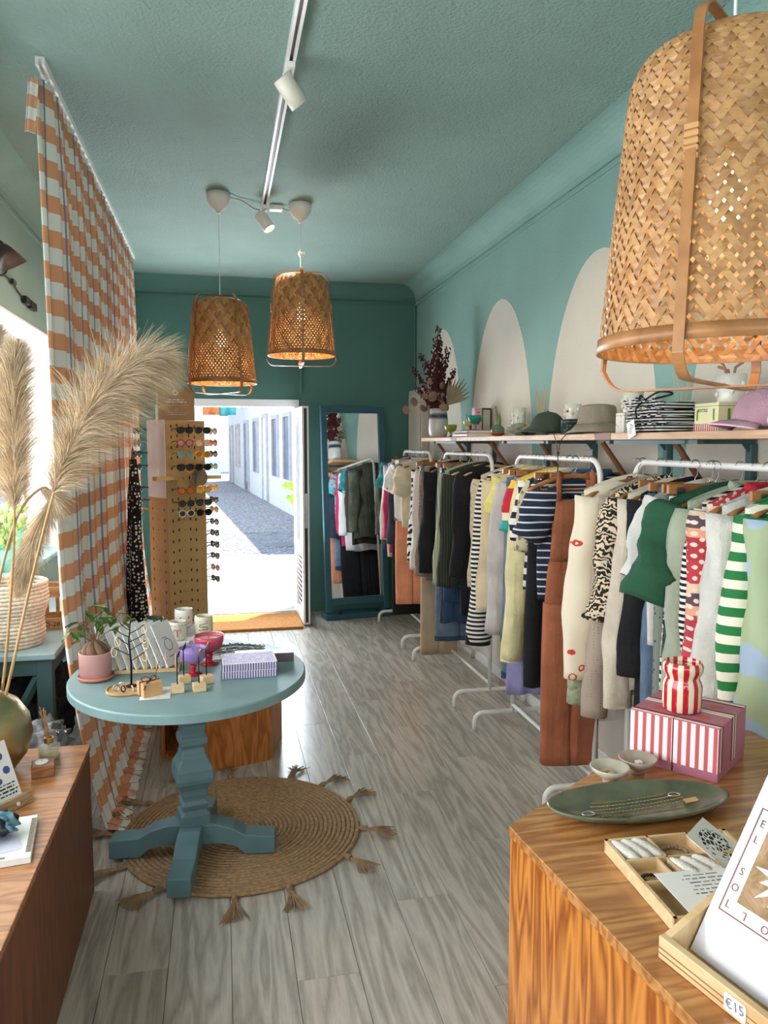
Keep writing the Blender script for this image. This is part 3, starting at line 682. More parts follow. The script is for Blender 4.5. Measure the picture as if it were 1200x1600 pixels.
# swing tags
tg = thing('swing_tag', 'tall white card swing tag beside the paisley blouse', 'tag', (1.345, 2.475, .99))
obj('card', box(0, 0, .1, .045, .0012, .2), CARD, tg, rot=(0, 0, .4)); obj('string', tube([(0, 0, .2), (.005, 0, .26), (.03, .01, .34)], .0008, 4), BLACK, tg)
text('lettering', 'OBE:', .045, BLACK, tg, (-.0005, -.0012, .1), (R_(90), R_(90), .4))
tg = thing('swing_tag', 'narrow white swing tag with dark script on the striped skirt', 'tag', (1.352, 2.14, .93))
obj('card', box(0, 0, .09, .028, .0012, .18), CARD, tg, rot=(0, .12, .45)); script_lines(tg, .15, .012, 1, (-.0005, -.0014, .09), (R_(90), R_(83), .45), BLACK, 4)
obj('string', tube([(.01, 0, .18), (.015, 0, .23), (.03, .01, .3)], .0008, 4), BLACK, tg)

# ------------------------------------------------------------------ shelf
SZ = 1.612
sh = thing('long_shelf', 'long pale wooden wall shelf on teal brackets above the clothes racks', 'shelf', (XR, 0, SZ))
SW = wood('shelf_pine', (192, 148, 110), (216, 176, 138), sc=(10, 1.2, 10), ring=5, rough=.5)
obj('board', bb(-.315, -.003, 5.02, 5.80, 0, .026), wood('shelf_oak', (206, 158, 104), (226, 184, 132), sc=(10, 1.2, 10), ring=5), sh, bevel=.002)
obj('board', bb(-.315, -.003, 2.965, 4.89, 0, .026), SW, sh, bevel=.002)
obj('board', bb(-.315, -.003, .4, 2.83, 0, .026), SW, sh, bevel=.002)
for a, b in ((4.892, 5.018), (2.832, 2.963)): obj('joint_block', bb(-.315, -.003, a, b, 0, .0262), plain('dark_walnut', (120, 76, 44), .5), sh)
BR = plain('teal_bracket_paint', (62, 94, 94), .5)
for k, y in enumerate((5.55, 5.0, 4.1, 3.55, 2.9, 2.38, 1.5, .8)):
    b = obj('bracket', join(bb(-.29, -.012, y - .016, y + .016, -.016, -.001), bb(-.03, -.004, y - .016, y + .016, -.42, -.016)), BR, sh, bevel=.003)
    obj('corner_gusset', loft([[(-.03, y - .004, -.016), (-.055, y - .004, -.016), (-.03, y - .004, -.045)], [(-.03, y + .004, -.016), (-.055, y + .004, -.016), (-.03, y + .004, -.045)]]), BR, b)
for a, b in ((5.5, 4.98), (4.05, 3.5), (2.86, 2.3), (1.45, .8)):
    obj('under_rail', bb(-.285, -.262, b, a, -.016, -.002), BR, sh)
for y in (5.5, 5.0, 4.35, 3.62, 2.98, 2.45, 1.6):
    obj('diagonal_brace', tube([(-.27, y, -.012), (-.012, y - .02, -.36)], .008, 6, ry=.012), plain('brown_brace', (116, 72, 44), .5), sh)
# ------------------------------------------------------------------ curtain on its ceiling track
ct = thing('curtain', 'orange and white checked curtain hanging from a white ceiling track', 'curtain', (-.645, 0, 0))
obj('ceiling_track', join(bb(-.017, -.006, 3.26, 6.42, ZC - .03, ZC), bb(.006, .017, 3.26, 6.42, ZC - .03, ZC), bb(-.006, .006, 3.26, 6.42, ZC - .008, ZC)), WHITE, ct)
for k in range(34): obj('glider', xf(ring(.011, .0028, 10, 5), (0, 3.36 + k * .089, ZC - .034), (R_(90), 0, 0)), WHITE, ct, smooth=True)
t = NT('checked_cotton'); uvc = t.n('SeparateXYZ', i0=t.co('UV')); uu, vv = uvc.outputs[0], uvc.outputs[1]
hb = t.math('FRACT', t.math('DIVIDE', vv, .136)); vb = t.math('FRACT', t.math('ADD', t.math('DIVIDE', uu, .125), .45))
base = t.ramp(hb, [(0, (240, 237, 230)), (.5, (232, 164, 122))], 'CONSTANT')
ghost = t.mix(t.math('MULTIPLY', t.math('GREATER_THAN', t.math('FRACT', t.math('DIVIDE', uu, .62)), .82), .55), base, (206, 128, 84))
line = t.math('LESS_THAN', vb, .085)
col = t.mix(t.math('MULTIPLY', line, .8), ghost, (104, 118, 164))
t.bump(t.math('ADD', t.noise(500, 2), t.math('MULTIPLY', t.noise(10, 3), 2.5)), .3, .004)
CURT = t.out(col, .9, Subsurface_Weight=0.0)
t.b.inputs['Transmission Weight'].default_value = 0.0
NU, NVv = 480, 40; V, UV = [], []; H0 = ZC - .045
pleats = 31
def cpt(s, v):
    # s 0 near .. 1 far ; v 0 top .. 1 hem
    y = 3.30 + 3.08 * s; z = H0 * (1 - v) + .012 * v
    amp = (.017 + .020 * math.sin(s * 23) ** 2) * (.45 + .55 * min(1, v * 6)) * (1 - .55 * max(0, (v - .75) / .25))
    x = amp * math.sin(2 * PI * pleats * s + .9 * math.sin(s * 31) + .5 * v)
    y += .012 * math.sin(4 * PI * pleats * s + .4) * (.3 + v)
    k = max(0, (v - .62) / .38); x += .15 * k ** 2.2
    y += -.10 * k ** 2 * (1 - s)
    if s < .015: x -= .03 * (1 - v)
    return x, y, z
for j in range(NVv + 1):
    v = j / NVv; v = v ** .85; u = 0; prev = None
    for i in range(NU + 1):
        p = cpt(i / NU, v)
        q = cpt(i / NU, .35)
        if prev: u += math.dist(prev[:2], q[:2])
        prev = q; V.append(p); UV.append((u, H0 * (1 - v)))
# hem puddle turned out over the floor
for e in range(1, 4):
    prev = None; u = 0
    for i in range(NU + 1):
        p = cpt(i / NU, 1.0); q = cpt(i / NU, .35)
        if prev: u += math.dist(prev[:2], q[:2])
        prev = q; V.append((.15 + (p[0] - .15) * (1 - e * .22) + .03 * e, p[1] - .015 * e, .010 + .008 * math.sin(i * .23 + e))); UV.append((u, -.04 * e))
F = [(j * (NU + 1) + i, j * (NU + 1) + i + 1, (j + 1) * (NU + 1) + i + 1, (j + 1) * (NU + 1) + i) for j in range(NVv + 3) for i in range(NU)]
cl = obj('cloth', (V, F), CURT, ct, smooth=True, uv=UV); thick(cl, .002)
# selvedge and folded header at the near end
obj('header_fold', grid(6, 10, lambda u, v: (-.05 + .035 * u - .02 * v, 3.29 - .01 * math.sin(u * 5), ZC - .07 - .2 * v)), CURT, ct, smooth=True, uv=[(.3 + .02 * i, .5 - .03 * j) for j in range(11) for i in range(7)])
# dotted dress in front of the curtain
dr = thing('sleeveless_dress', 'long black dress with white spots hanging in front of the curtain', 'dress', (-.535, 5.0, 1.50), R_(-62))
rnd = random.Random(5)
DD = spots('dot_dress', (20, 20, 22), (226, 222, 214), 46, .34, rand=.6)
def dressl(v):
    if v < .1: return .02 + .2 * v
    if v < .2: return .04 + .5 * (v - .1)
    return .09 - .1 * min(.2, v - .2) + .09 * max(0, v - .4)
thick(obj('dress_body', loft([[(dressl(v) * .75 * pw_(c, .7) + .008 * math.sin(v * 9), (.02 + .035 * v) * pw_(s, .8) + .012 * v * math.sin(c * 5 + v * 3), -1.06 * v) for c, s in ell(30)] for v in [i / 22 for i in range(23)]], cap=False), DD, dr, smooth=True))
for s in (-1, 1): obj('shoulder_strap', tube([(s * .016, 0, .0), (s * .01, 0, .05), (0, 0, .075)], .004, 5), DD, dr)
obj('hang_hook', tube([(0, 0, .075), (0, 0, .1), (-.03, -.055, .115)], .002, 5), METAL, dr)

# ------------------------------------------------------------------ sunglasses tower
GOLD = plain('gold_board', (196, 164, 112), .42, .2, var=.05)
TW = .278; TA = R_(30); TP = Vector((-.345, 5.16, 0))
tw = thing('sunglasses_tower', 'tall gold square display column filled with slots for sunglasses', 'display stand', TP, TA)
TH = 1.745
obj('column', bb(0, TW, 0, TW, .03, TH), GOLD, tw, bevel=.003)
obj('base', bb(-.04, TW + .04, -.04, TW + .04, 0, .03), plain('gold_base', (150, 122, 80), .5), tw, bevel=.004)
sl = []
for r_ in range(24):
    z = TH - .035 - r_ * .0685
    for c in range(6):
        x = .035 + c * .0415
        if c % 3 == 2: sl.append(box(x, -.0006, z, .005, .0022, .005))
        else: sl.append(box(x, -.0006, z + (.004 if c % 2 else -.004), .008, .0022, .018))
    for c in range(3):
        y = .05 + c * .085
        if z < 1.2: sl.append(box(-.0006, y, z, .0022, .006 if c == 1 else .009, .006 if c == 1 else .018))
so = obj('slots', join(*sl), BLACK, tw); so['kind'] = 'stuff'
MIR = NT('mirror_silver').out((240, 242, 244), .015, 1.0); MATS['mirror'] = MIR
obj('mirror_panel', bb(-.006, -.001, .01, TW - .01, 1.24, TH + .005), plain('reflection_white', (244, 244, 246), .12, var=.01), tw)  # mirror panel; its bright reflection is painted as glossy white
for z in (1.372,):
    obj('ledge', bb(-.10, TW * .28, -.06, -.001, z - .012, z + .012), wood('ledge_ply', (190, 150, 96), (214, 176, 122)), tw)
    obj('ledge', bb(TW * .72, TW + .09, -.05, -.001, z - .012, z + .012), wood('ledge_ply', (190, 150, 96), (214, 176, 122)), tw)
rm = obj('round_mirror', xf(lathe([(.06, 0), (.06, .006)], 24), (.20, -.052, 1.37), (R_(90), 0, 0)), MIR, tw)
obj('mirror_rim', xf(ring(.06, .004, 24, 6), (.20, -.055, 1.37), (R_(90), 0, 0)), BRASS, rm, smooth=True)
sg = obj('sign_board', bb(-.09, .14, .0, .012, TH + .001, TH + .215), plain('gold_sign', (160, 128, 82), .45), tw, bevel=.002, rot=(0, 0, 0))
sg.location = (.075, .05, 0); sg.rotation_euler = (0, 0, -TA)
SGT = plain('sign_white', (226, 220, 206), .5)
script_lines(sg, .13, .03, 2, (.025, -.0006, TH + .128), (R_(90), 0, 0), SGT, 11, .7)
script_lines(sg, .15, .008, 1, (.025, -.0006, TH + .04), (R_(90), 0, 0), SGT, 12, .6)
obj('hexagon_emblem', xf(lathe([(.02, 0), (.02, .0008)], 6), (.02, -.0002, TH + .182), (R_(90), 0, 0)), SGT, sg)
obj('emblem_mark', xf(lathe([(.009, 0), (.009, .0014)], 5), (.02, -.0006, TH + .182), (R_(90), 0, 0)), plain('gold_sign', (160, 128, 82)), sg)
obj('ring_emblem', xf(ring(.008, .001, 16, 4), (.025, -.0006, TH + .072), (R_(90), 0, 0)), SGT, sg)
obj('rule_line', join(box(.025, -.0004, TH + .10, .16, .0008, .0014), box(.025, -.0004, TH + .053, .16, .0008, .0008)), SGT, sg)
obj('edge_strip', bb(-.103, -.091, 0, .012, TH + .001, TH + .23), plain('pale_wood_edge', (226, 210, 178), .5), sg)

def make_glasses(fc, lc, rnd_=True, thickf=.0035):
    r = thing('sunglasses', '', 'sunglasses')
    fm = plain('frame_%d_%d_%d' % fc, fc, .25); lm = plain('lens_%d_%d_%d' % lc, lc, .08)
    s = .88
    g = []
    for sx in (-1, 1):
        rr = ring(.026, thickf, 18, 6)
        g.append(xf(rr, (sx * .034, 0, 0), (R_(90), 0, 0), (1, 1, .5) if False else (1.05, .9, 1) if rnd_ else (1.12, .82, 1)))
        o = obj('lens', xf(lathe([(.0255, -.0008), (.0255, .0008)], 18), (sx * .034, 0, 0), (R_(90), 0, 0), (1.05, .9, 1) if rnd_ else (1.12, .82, 1)), lm, r)
    g.append(tube([(-.008, 0, .006), (0, -.003, .010), (.008, 0, .006)], .0028, 6))
    if not rnd_: g.append(tube([(-.062, 0, .020), (-.03, -.002, .024), (0, -.003, .016), (.03, -.002, .024), (.062, 0, .020)], .0045, 6))
    obj('front', join(*g), fm, r, smooth=True)
    for sx in (-1, 1): obj('temple', tube([(sx * .060, 0, .012), (sx * .062, .03, .012), (sx * .060, .085, .008), (sx * .056, .105, -.004)], .0022, 6, ry=.004), fm, r, smooth=True)
    r.scale = (s, s, s)
    return r
GL = [((24, 24, 26), (34, 34, 38), 0, 'black flat topped'), ((22, 24, 30), (30, 34, 40), 0, 'black square'), ((120, 60, 70), (190, 120, 140), 1, 'plum framed pink lens'), ((190, 150, 110), (200, 170, 160), 1, 'beige tinted'),
      ((150, 150, 130), (110, 150, 150), 1, 'clear framed green lens'), ((216, 160, 40), (150, 110, 40), 1, 'yellow tortoiseshell'), ((18, 18, 20), (40, 40, 44), 0, 'wide black'), ((26, 26, 28), (30, 30, 32), 0, 'heavy black'),
      ((150, 70, 30), (200, 110, 40), 1, 'amber orange lens'), ((236, 176, 60), (220, 170, 90), 0, 'bright yellow'), ((30, 32, 36), (50, 52, 56), 1, 'dark grey'), ((22, 22, 24), (70, 72, 76), 0, 'black rimmed grey lens'),
      ((236, 234, 228), (60, 62, 66), 1, 'white round framed'), ((20, 22, 28), (20, 22, 28), 1, 'round all black')]
rows = [1.679, 1.60, 1.525, 1.441, 1.293, 1.209, 1.145]
rn = ['top row', 'second row', 'third row', 'fourth row', 'fifth row', 'sixth row', 'bottom row']
ORD = ['topmost', 'second from top', 'third from top', 'fourth from top', 'fifth from top', 'sixth from top', 'seventh from top', 'sixth from bottom', 'fifth from bottom', 'fourth from bottom', 'third from bottom', 'second from bottom', 'lowest']
def put(gl, lx, ly, z, face):
    c, s_ = math.cos(TA), math.sin(TA)
    gl.location = (TP.x + c * lx - s_ * ly, TP.y + s_ * lx + c * ly, z); gl.rotation_euler = (0, 0, TA + face)
for k, (fc, lc, rd, nm) in enumerate(GL):
    g = make_glasses(fc, lc, bool(rd)); side = k % 2
    put(g, .078 if side == 0 else .205, -.108, rows[k // 2], 0)
    tag(g, '%s sunglasses in the %s of the gold tower, %s column' % (nm, rn[k // 2], ('left', 'right')[side]), 'sunglasses', 'sunglasses on the gold tower')
for k in range(13):
    fc, lc, rd, nm = GL[(k * 5 + 3) % len(GL)]
    g = make_glasses(fc, lc, bool(rd)); z = (rows + [1.06, .98, .90, .82, .74, .66])[k]
    put(g, TW + .1, .07, z, R_(90)); tag(g, '%s sunglasses on the right side of the gold tower, %s' % (nm, ORD[k]), 'sunglasses', 'sunglasses on the right side of the gold tower')
for k in range(7):
    fc, lc, rd, nm = GL[(k * 3 + 1) % len(GL)]
    g = make_glasses(fc, lc, bool(rd)); put(g, -.055, TW + .035, rows[k], R_(-90)); tag(g, '%s sunglasses on the left side of the gold tower, %s' % (nm, ORD[k]), 'sunglasses', 'sunglasses on the left side of the gold tower')

# ------------------------------------------------------------------ leaning mirror
mi = thing('standing_mirror', 'tall mirror in a dark teal wooden frame leaning beside the door', 'mirror', (1.21, 6.88, .06), 0, None, (R_(-5.0), 0, R_(8)))
MF = plain('dark_teal_frame', (44, 92, 104), .45, bump=.1, bscale=40)
obj('frame', join(bb(-.305, -.25, -.025, .02, 0, 1.88), bb(.25, .305, -.025, .02, 0, 1.88), bb(-.25, .25, -.025, .02, 1.82, 1.88), bb(-.25, .25, -.025, .02, .06, .125)), MF, mi, bevel=.004)
obj('mirror_glass', bb(-.25, .25, -.004, .0, .125, 1.82), MIR, mi)
obj('backing', bb(-.25, .25, .001, .018, .125, 1.82), MF, mi)
ms = thing('mirror_stand', 'low dark teal wooden foot beam under the leaning mirror', 'stand', (1.21, 6.88, 0), R_(8))
obj('beam', bb(-.32, .32, -.07, .12, .0, .05), MF, ms, bevel=.005)
for s in (-1, 1): obj('peg', xf(lathe([(.018, 0), (.018, .022)], 12), (s * .18, -.045, .05)), BLACK, ms)

# ------------------------------------------------------------------ wall lamp with cables by the window
wlp = thing('clip_lamp', 'dark metal wall lamp with coiled black cable on the left wall', 'lamp', (XL, 4.12, 2.52))
obj('shade', xf(loft([[(r * math.cos(a), r * math.sin(a), z) for a in [2 * PI * i / 20 for i in range(20)]] for r, z in ((.03, .06), (.045, .04), (.085, -.05), (.08, -.048))], cap=False), (.13, .02, -.02), (R_(20), R_(-25), 0)), plain('brown_metal', (74, 66, 60), .35, .6), wlp, smooth=True)
obj('arm', tube([(.0, .1, .09), (.06, .08, .09), (.115, .03, .05)], .008, 6), BLACK, wlp, smooth=True)
obj('wall_plate', bb(.001, .03, .06, .14, .04, .14), BLACK, wlp, bevel=.004)
obj('coil', join(*[xf(ring(.05 + .006 * (k % 3), .006, 20, 5), (.03, .23 + .012 * k, .06 - .01 * k), (R_(20 * k), R_(75 + 8 * k), R_(15 * k))) for k in range(6)]), BLACK, wlp, smooth=True)
ca = obj('cable', tube(smoothpath([(.03, .3, .05), (.015, .42, -.01), (.012, .6, -.02), (.012, .8, -.06), (.012, 1.0, -.08)]), .005, 6), BLACK, wlp, smooth=True)
obj('switch', box(.018, .62, -.022, .022, .07, .03), BLACK, ca, bevel=.006)
obj('plug', join(box(.02, .9, -.075, .03, .1, .045), box(.02, 1.05, -.08, .028, .14, .05)), BLACK, wlp, bevel=.006)

# ------------------------------------------------------------------ bench by the window and its load
BZ = .68
bn = thing('bench_table', 'teal painted wooden bench table under the shop window', 'bench', (-.93, 4.15, 0))
TD = plain('dark_teal_legs', (60, 88, 88), .5)
obj('table_top', bb(-.19, .20, -.62, .7, BZ - .03, BZ), plain('pale_teal_top', (142, 170, 172), .45, bump=.1, bscale=30), bn, bevel=.006)
obj('apron', join(bb(-.17, .18, -.6, -.575, BZ - .1, BZ - .03), bb(.155, .18, -.575, .68, BZ - .1, BZ - .03)), TD, bn)
for sx in (-.15, .15):
    for sy in (-.575, .65): obj('leg', bb(sx - .033, sx + .033, sy - .03, sy + .03, 0, BZ - .03), TD, bn, bevel=.004)
obj('diagonal_brace', tube([(-.12, -.585, .12), (.12, -.585, BZ - .11)], .014, 4, ry=.02), TD, bn)
bk = thing('woven_basket', 'pale woven rope basket standing on the teal bench', 'basket', (-.955, 3.73, BZ))
RO = plain('pale_rope', (206, 196, 176), .9, var=.12, scale=60, bump=.6, bscale=260, dist=.004)
for k in range(17):
    R0 = .128 + .0022 * k + .006 * math.sin(k * .7); obj('rope_coil', xf(ring(R0, .0095, 36, 8), (0, 0, .01 + k * .0172)), RO, bk, smooth=True)
obj('basket_floor', lathe([(.12, .004), (.12, .012)], 28), RO, bk)
sp = thing('succulent_plant', 'trailing pale green succulent standing on the window sill', 'plant', (-1.215, 4.75, WZ0 + .003))
obj('plant_pot', lathe([(.06, 0), (.085, .13), (.078, .13), (.07, .1)], 24), plain('aqua_glaze', (120, 190, 178), .2), sp, smooth=True)
random.seed(12)
for k in range(16):
    a = random.uniform(0, 6.28); l = random.uniform(.12, .3); d = Vector((math.cos(a), math.sin(a), 0)) * .12
    P = smoothpath([(0, 0, .1), d * .5 + Vector((0, 0, .1 + l * .8)), d + Vector((0, 0, .1 + l))], 5)
    s = obj('stem', tube(P, .005, 5), plain('succ_stem', (150, 176, 110), .5), sp, smooth=True)
    for p in P[3::2]: obj('fleshy_leaf', sphere(.016, 8, 6, (1, .6, 1.5), p + Vector((random.uniform(-.02, .02), random.uniform(-.02, .02), 0))), plain('succ_leaf', (176, 206, 120), .4, var=.15), s, smooth=True)
gb = obj('glass_jar', lathe([(.05, 0), (.055, .02), (.055, .17), (.02, .22), (.02, .28), (.017, .28), (.017, .22), (.05, .16), (.05, .02)], 24), clear('green_bottle_glass', (70, 180, 140), .05, .55), loc=(-1.2, 5.05, WZ0 + .003), smooth=True); tag(gb, 'green glass bottle on the window sill', 'bottle')
bp = thing('bushy_plant', 'leafy green pot plant on the sill behind the pampas', 'plant', (-1.215, 3.75, WZ0 + .003))
obj('plant_pot', lathe([(.06, 0), (.08, .13), (.074, .13), (.07, .1)], 20), plain('terracotta', (186, 106, 76), .7), bp, smooth=True)
LG = plain('mid_leaf', (92, 138, 66), .5, var=.2)
for k in range(40):
    a, e, rr = random.uniform(0, 6.28), random.uniform(.1, 1.4), random.uniform(.08, .2)
    p = Vector((rr * math.cos(a) * math.cos(e) * .45, rr * math.sin(a) * math.cos(e), .13 + rr * math.sin(e) * 1.5))
    obj('leaf', grid(3, 4, lambda u, v: ((u - .5) * .05 * math.sin(PI * min(.97, v + .03)), v * .08, .012 * math.cos((u - .5) * 3) - .02 * v * v)), LG, bp, p, (random.uniform(-.6, .9), 0, a - PI / 2), smooth=True)
cr = thing('wooden_crate', 'small wooden crate stencilled with numbers behind the basket', 'crate', (-.87, 4.05, BZ), R_(8))
CW = wood('crate_wood', (150, 114, 74), (186, 148, 102), sc=(2, 10, 10), ring=5, rough=.7)
for s in (-1, 1):
    obj('end_board', box(s * .115, 0, .11, .01, .15, .22), CW, cr); 
    for z, h in ((.03, .06), (.19, .05)): obj('slat', box(0, s * .08, z, .24, .009, h), CW, cr)
for s in (-.05, 0, .05): obj('upright', box(s, .072, .11, .018, .006, .2), CW, cr)
obj('bottom', box(0, 0, .006, .22, .15, .01), CW, cr)
text('lettering', 'KO-28', .034, BLACK, cr, (.02, -.0855, .03), (R_(90), 0, 0))

# heap of dark clothes and plastic stored under the bench
def heap(name, label, cat, loc, sx, sy, sz, m, seed, rough=.18, n=40):
    rn_ = random.Random(seed); A = [(rn_.uniform(-14, 14), rn_.uniform(-14, 14), rn_.uniform(-14, 14), rn_.uniform(0, 6)) for _ in range(9)]
    V, F = sphere(1, n, n // 2); out = []
    for v in V:
        d = 1 + rough * sum(math.sin(a * v[0] + b * v[1] + c * v[2] + p) for a, b, c, p in A) / 3.0
        out.append((v[0] * sx * d, v[1] * sy * d, max(-.98, v[2]) * sz * (d if v[2] > 0 else 1) + sz))
    o = obj(name, (out, F), m, loc=loc, smooth=True); return tag(o, label, cat)
DK = stripes('dark_check_cloth', 'Z', .07, [(0, (52, 54, 60)), (.85, (34, 35, 40))], wob=.3)
heap('folded_clothes', 'heap of dark grey checked cloth stored under the teal bench', 'cloth', (-.93, 4.1, 0), .15, .42, .24, DK, 3, .2, 64)
heap('folded_clothes', 'black cloth bundle on the floor beside the checked curtain', 'cloth', (-.80, 3.12, 0), .16, .20, .18, BK, 8, .2, 48)
heap('plastic_bag', 'crumpled clear plastic bag with dark cloth next to the curtain', 'bag', (-.70, 3.10, .36), .09, .12, .08, clear('grey_plastic', (150, 148, 150), .12, .6), 21, .22, 40)

# ------------------------------------------------------------------ left counter
LC = wood('counter_oak', (150, 94, 52), (192, 134, 84), sc=(1.2, 7, 7), ring=7, rough=.32, coat=.3)
LCS = wood('counter_side', (98, 52, 26), (126, 70, 36), sc=(5, 5, .9), ring=7, rough=.45)
lc = thing('display_counter', 'low brown wooden counter at the left with brass vase on top', 'counter', (-.8, 2.0, 0))
obj('carcass', bb(-.335, .327, -1.2, .782, 0, .52), LCS, lc, bevel=.002)
obj('counter_top', bb(-.337, .330, -1.2, .787, .52, .54), LC, lc, bevel=.002)
LZ = .541
vs2 = thing('round_vase', 'round hammered brass vase holding tall pampas grass', 'vase', (-.745, 2.60, LZ))
t = NT('hammered_brass'); vv_ = t.n('TexVoronoi', iVector=t.co(), iScale=190.0).outputs['Distance']; t.bump(vv_, .35, .002)
HB = t.out((178, 168, 128), .3, 1.0)
obj('vase_body', lathe([(.045, 0), (.075, .012), (.112, .06), (.13, .12), (.122, .18), (.09, .232), (.045, .262), (.032, .275), (.034, .29), (.028, .29), (.026, .27), (.04, .255)], 40), HB, vs2, smooth=True)
PAMP = plain('pampas_hair', (206, 184, 152), .9, var=.16, scale=14)
PSTEM = plain('pampas_stem', (178, 142, 92), .6, var=.15)
def plume(parent, spine, width, n, seed, droop=.5, side=None):
    rr = random.Random(seed); S = smoothpath(spine, 8); V, F = [], []
    for k in range(n):
        t = rr.random() ** .9; i = min(len(S) - 2, int(t * (len(S) - 1))); p = S[i].lerp(S[i + 1], rr.random()); T = (S[i + 1] - S[i]).normalized()
        a = rr.uniform(0, 6.28); o = Vector((math.cos(a), math.sin(a), rr.uniform(-1, 1))); o = (o - T * o.dot(T)).normalized()
        if side: o = (o + Vector(side) * rr.uniform(0, .9)).normalized()
        env = (math.sin(PI * min(1, (t * .88 + .12))) ** .6)
        L = width * env * rr.uniform(.7, 1.25); q = p.copy(); d = (T * rr.uniform(.9, 1.8) + o * rr.uniform(.35, 1.0)).normalized(); w = rr.uniform(.0005, .0011)
        s = d.cross(Vector((rr.uniform(-1, 1), rr.uniform(-1, 1), rr.uniform(-1, 1)))).normalized(); b = len(V); m = 5
        for j in range(m + 1):
            ww = w * (1 - .75 * j / m); V.append(q - s * ww); V.append(q + s * ww)
            d = (d + Vector((rr.uniform(-.12, .12), rr.uniform(-.12, .12), -droop * .22)) + o * .04).normalized(); q = q + d * L / m
            if j < m: F.append((b + 2 * j, b + 2 * j + 1, b + 2 * j + 3, b + 2 * j + 2))
    o = obj('plume', (V, F), PAMP, parent); o['kind'] = 'stuff'
    return o
def pampas(label, stem, spine, width, n, seed, droop, side=None, lean=None):
    r = thing('pampas_grass', label, 'pampas', stem[0], 0, 'pampas stems in the brass vase'); b = Vector(stem[0])
    rel = lambda P: [Vector(p) - b for p in P]
    P = smoothpath(rel(stem + spine), 6)
    obj('stem', tube(P, [.0058 - .0045 * i / (len(P) - 1) for i in range(len(P))], 7), PSTEM, r, smooth=True)
    plume(r, rel(spine), width, n, seed, droop, side)
pampas('tall pampas stem bending right with a broad feathery plume over the curtain', [(-.75, 2.6, .60), (-.683, 2.6, .82), (-.60, 2.59, 1.15)], [(-.52, 2.585, 1.44), (-.455, 2.58, 1.6), (-.37, 2.575, 1.735), (-.26, 2.57, 1.84), (-.16, 2.56, 1.875)], .19, 9000, 3, .75, (.35, 0, -.55))
pampas('upright pampas stem with a dense brown plume at the left edge', [(-.745, 2.62, .60), (-.70, 2.63, .85), (-.665, 2.65, 1.2)], [(-.655, 2.66, 1.38), (-.65, 2.66, 1.55), (-.645, 2.66, 1.75), (-.63, 2.66, 1.9)], .13, 6500, 4, .25)
pampas('drooping pampas plume arching down in front of the basket', [(-.76, 2.58, .60), (-.74, 2.60, .95), (-.66, 2.66, 1.33)], [(-.58, 2.68, 1.45), (-.55, 2.69, 1.42), (-.60, 2.69, 1.3), (-.64, 2.69, 1.2), (-.67, 2.69, 1.11)], .10, 6000, 5, .5)
pampas('second upright pampas plume cut by the left picture edge', [(-.76, 2.61, .60), (-.75, 2.66, .9), (-.735, 2.72, 1.25)], [(-.73, 2.73, 1.4), (-.725, 2.73, 1.6), (-.715, 2.73, 1.78), (-.70, 2.73, 1.97)], .11, 5000, 6, .25)
# reed diffuser, tealight block, card holder, book and scrunchie
df = thing('reed_diffuser', 'clear glass reed diffuser with brass collar on the left counter', 'diffuser', (-.583, 2.68, LZ))
obj('bottle', lathe([(.03, 0), (.036, .004), (.036, .045), (.028, .054), (.013, .056), (.013, .066), (.011, .066), (.011, .055), (.026, .050), (.033, .043), (.033, .006), (.0, .005)], 28), clear('clear_glass', (236, 240, 238), .03, .22), df, smooth=True)
obj('oil', lathe([(.032, .006), (.032, .024)], 28), clear('yellow_oil', (226, 218, 110), .05, .6), df, smooth=True)
obj('collar', lathe([(.0135, .056), (.0155, .057), (.0155, .074), (.012, .074), (.012, .057)], 20), BRASS, df)
for k in range(5): obj('reed', tube([(.004 * math.cos(k * 1.3), .004 * math.sin(k * 1.3), .01), (-.004 + .008 * math.cos(k * 1.3 + 2), .008 * math.sin(k * 1.3 + 2), .09), (-.018 + .01 * math.cos(k * 1.3), .012 * math.sin(k * 1.3), .168 + .006 * (k % 3))], .0016, 5), plain('reed_wood', (196, 150, 92), .7), df)
tb = thing('tealight_block', 'square brown wooden tealight holder on the left counter', 'candle holder', (-.578, 2.56, LZ), R_(10))
obj('block', box(0, 0, .0185, .068, .068, .037), wood('walnut_block', (128, 80, 48), (162, 108, 68), sc=(2, 8, 8)), tb, bevel=.0015)
tl = obj('tealight', xf(lathe([(.021, 0), (.021, .0025), (.019, .003)], 24), (-.004, .004, .037)), WHITE, tb); obj('candle_wick', tube([(-.004, .004, .039), (-.003, .004, .045)], .0008, 5), BLACK, tl)
obj('side_print', xf(box(0, 0, 0, .02, .0006, .006), (.0342, .0, .012), (0, 0, R_(90))), plain('burnt_print', (70, 40, 24), .7), tb)
ch = thing('card_holder', 'wooden stand holding a framed card with blue flower drawings', 'card stand', (-.615, 2.34, LZ), R_(52))
CH = wood('pale_oak_stand', (150, 122, 88), (180, 152, 114), sc=(2, 8, 8))
obj('stand_base', loft([[(-.16, -.028, 0), (.05, -.028, 0), (.05, .05, 0), (-.16, .05, 0)], [(-.16, -.018, .03), (.05, -.018, .03), (.05, .04, .012), (-.16, .04, .012)]]), CH, ch, bevel=.0015)
cd = obj('card', bb(-.15, .035, -.0012, .0012, 0, .17), CARD, ch, loc=(0, .004, .02), rot=(R_(-24), 0, 0))
for k, (x, z, s) in enumerate(((.0, .13, .014), (-.03, .1, .011), (.012, .085, .012), (-.06, .12, .013), (-.02, .06, .01))):
    obj('flower_print', xf(lathe([(s, 0), (s, .0006)], 7), (x, -.0013, z), (R_(90), 0, 0)), plain('blue_ink', (70, 92, 150), .7), cd)
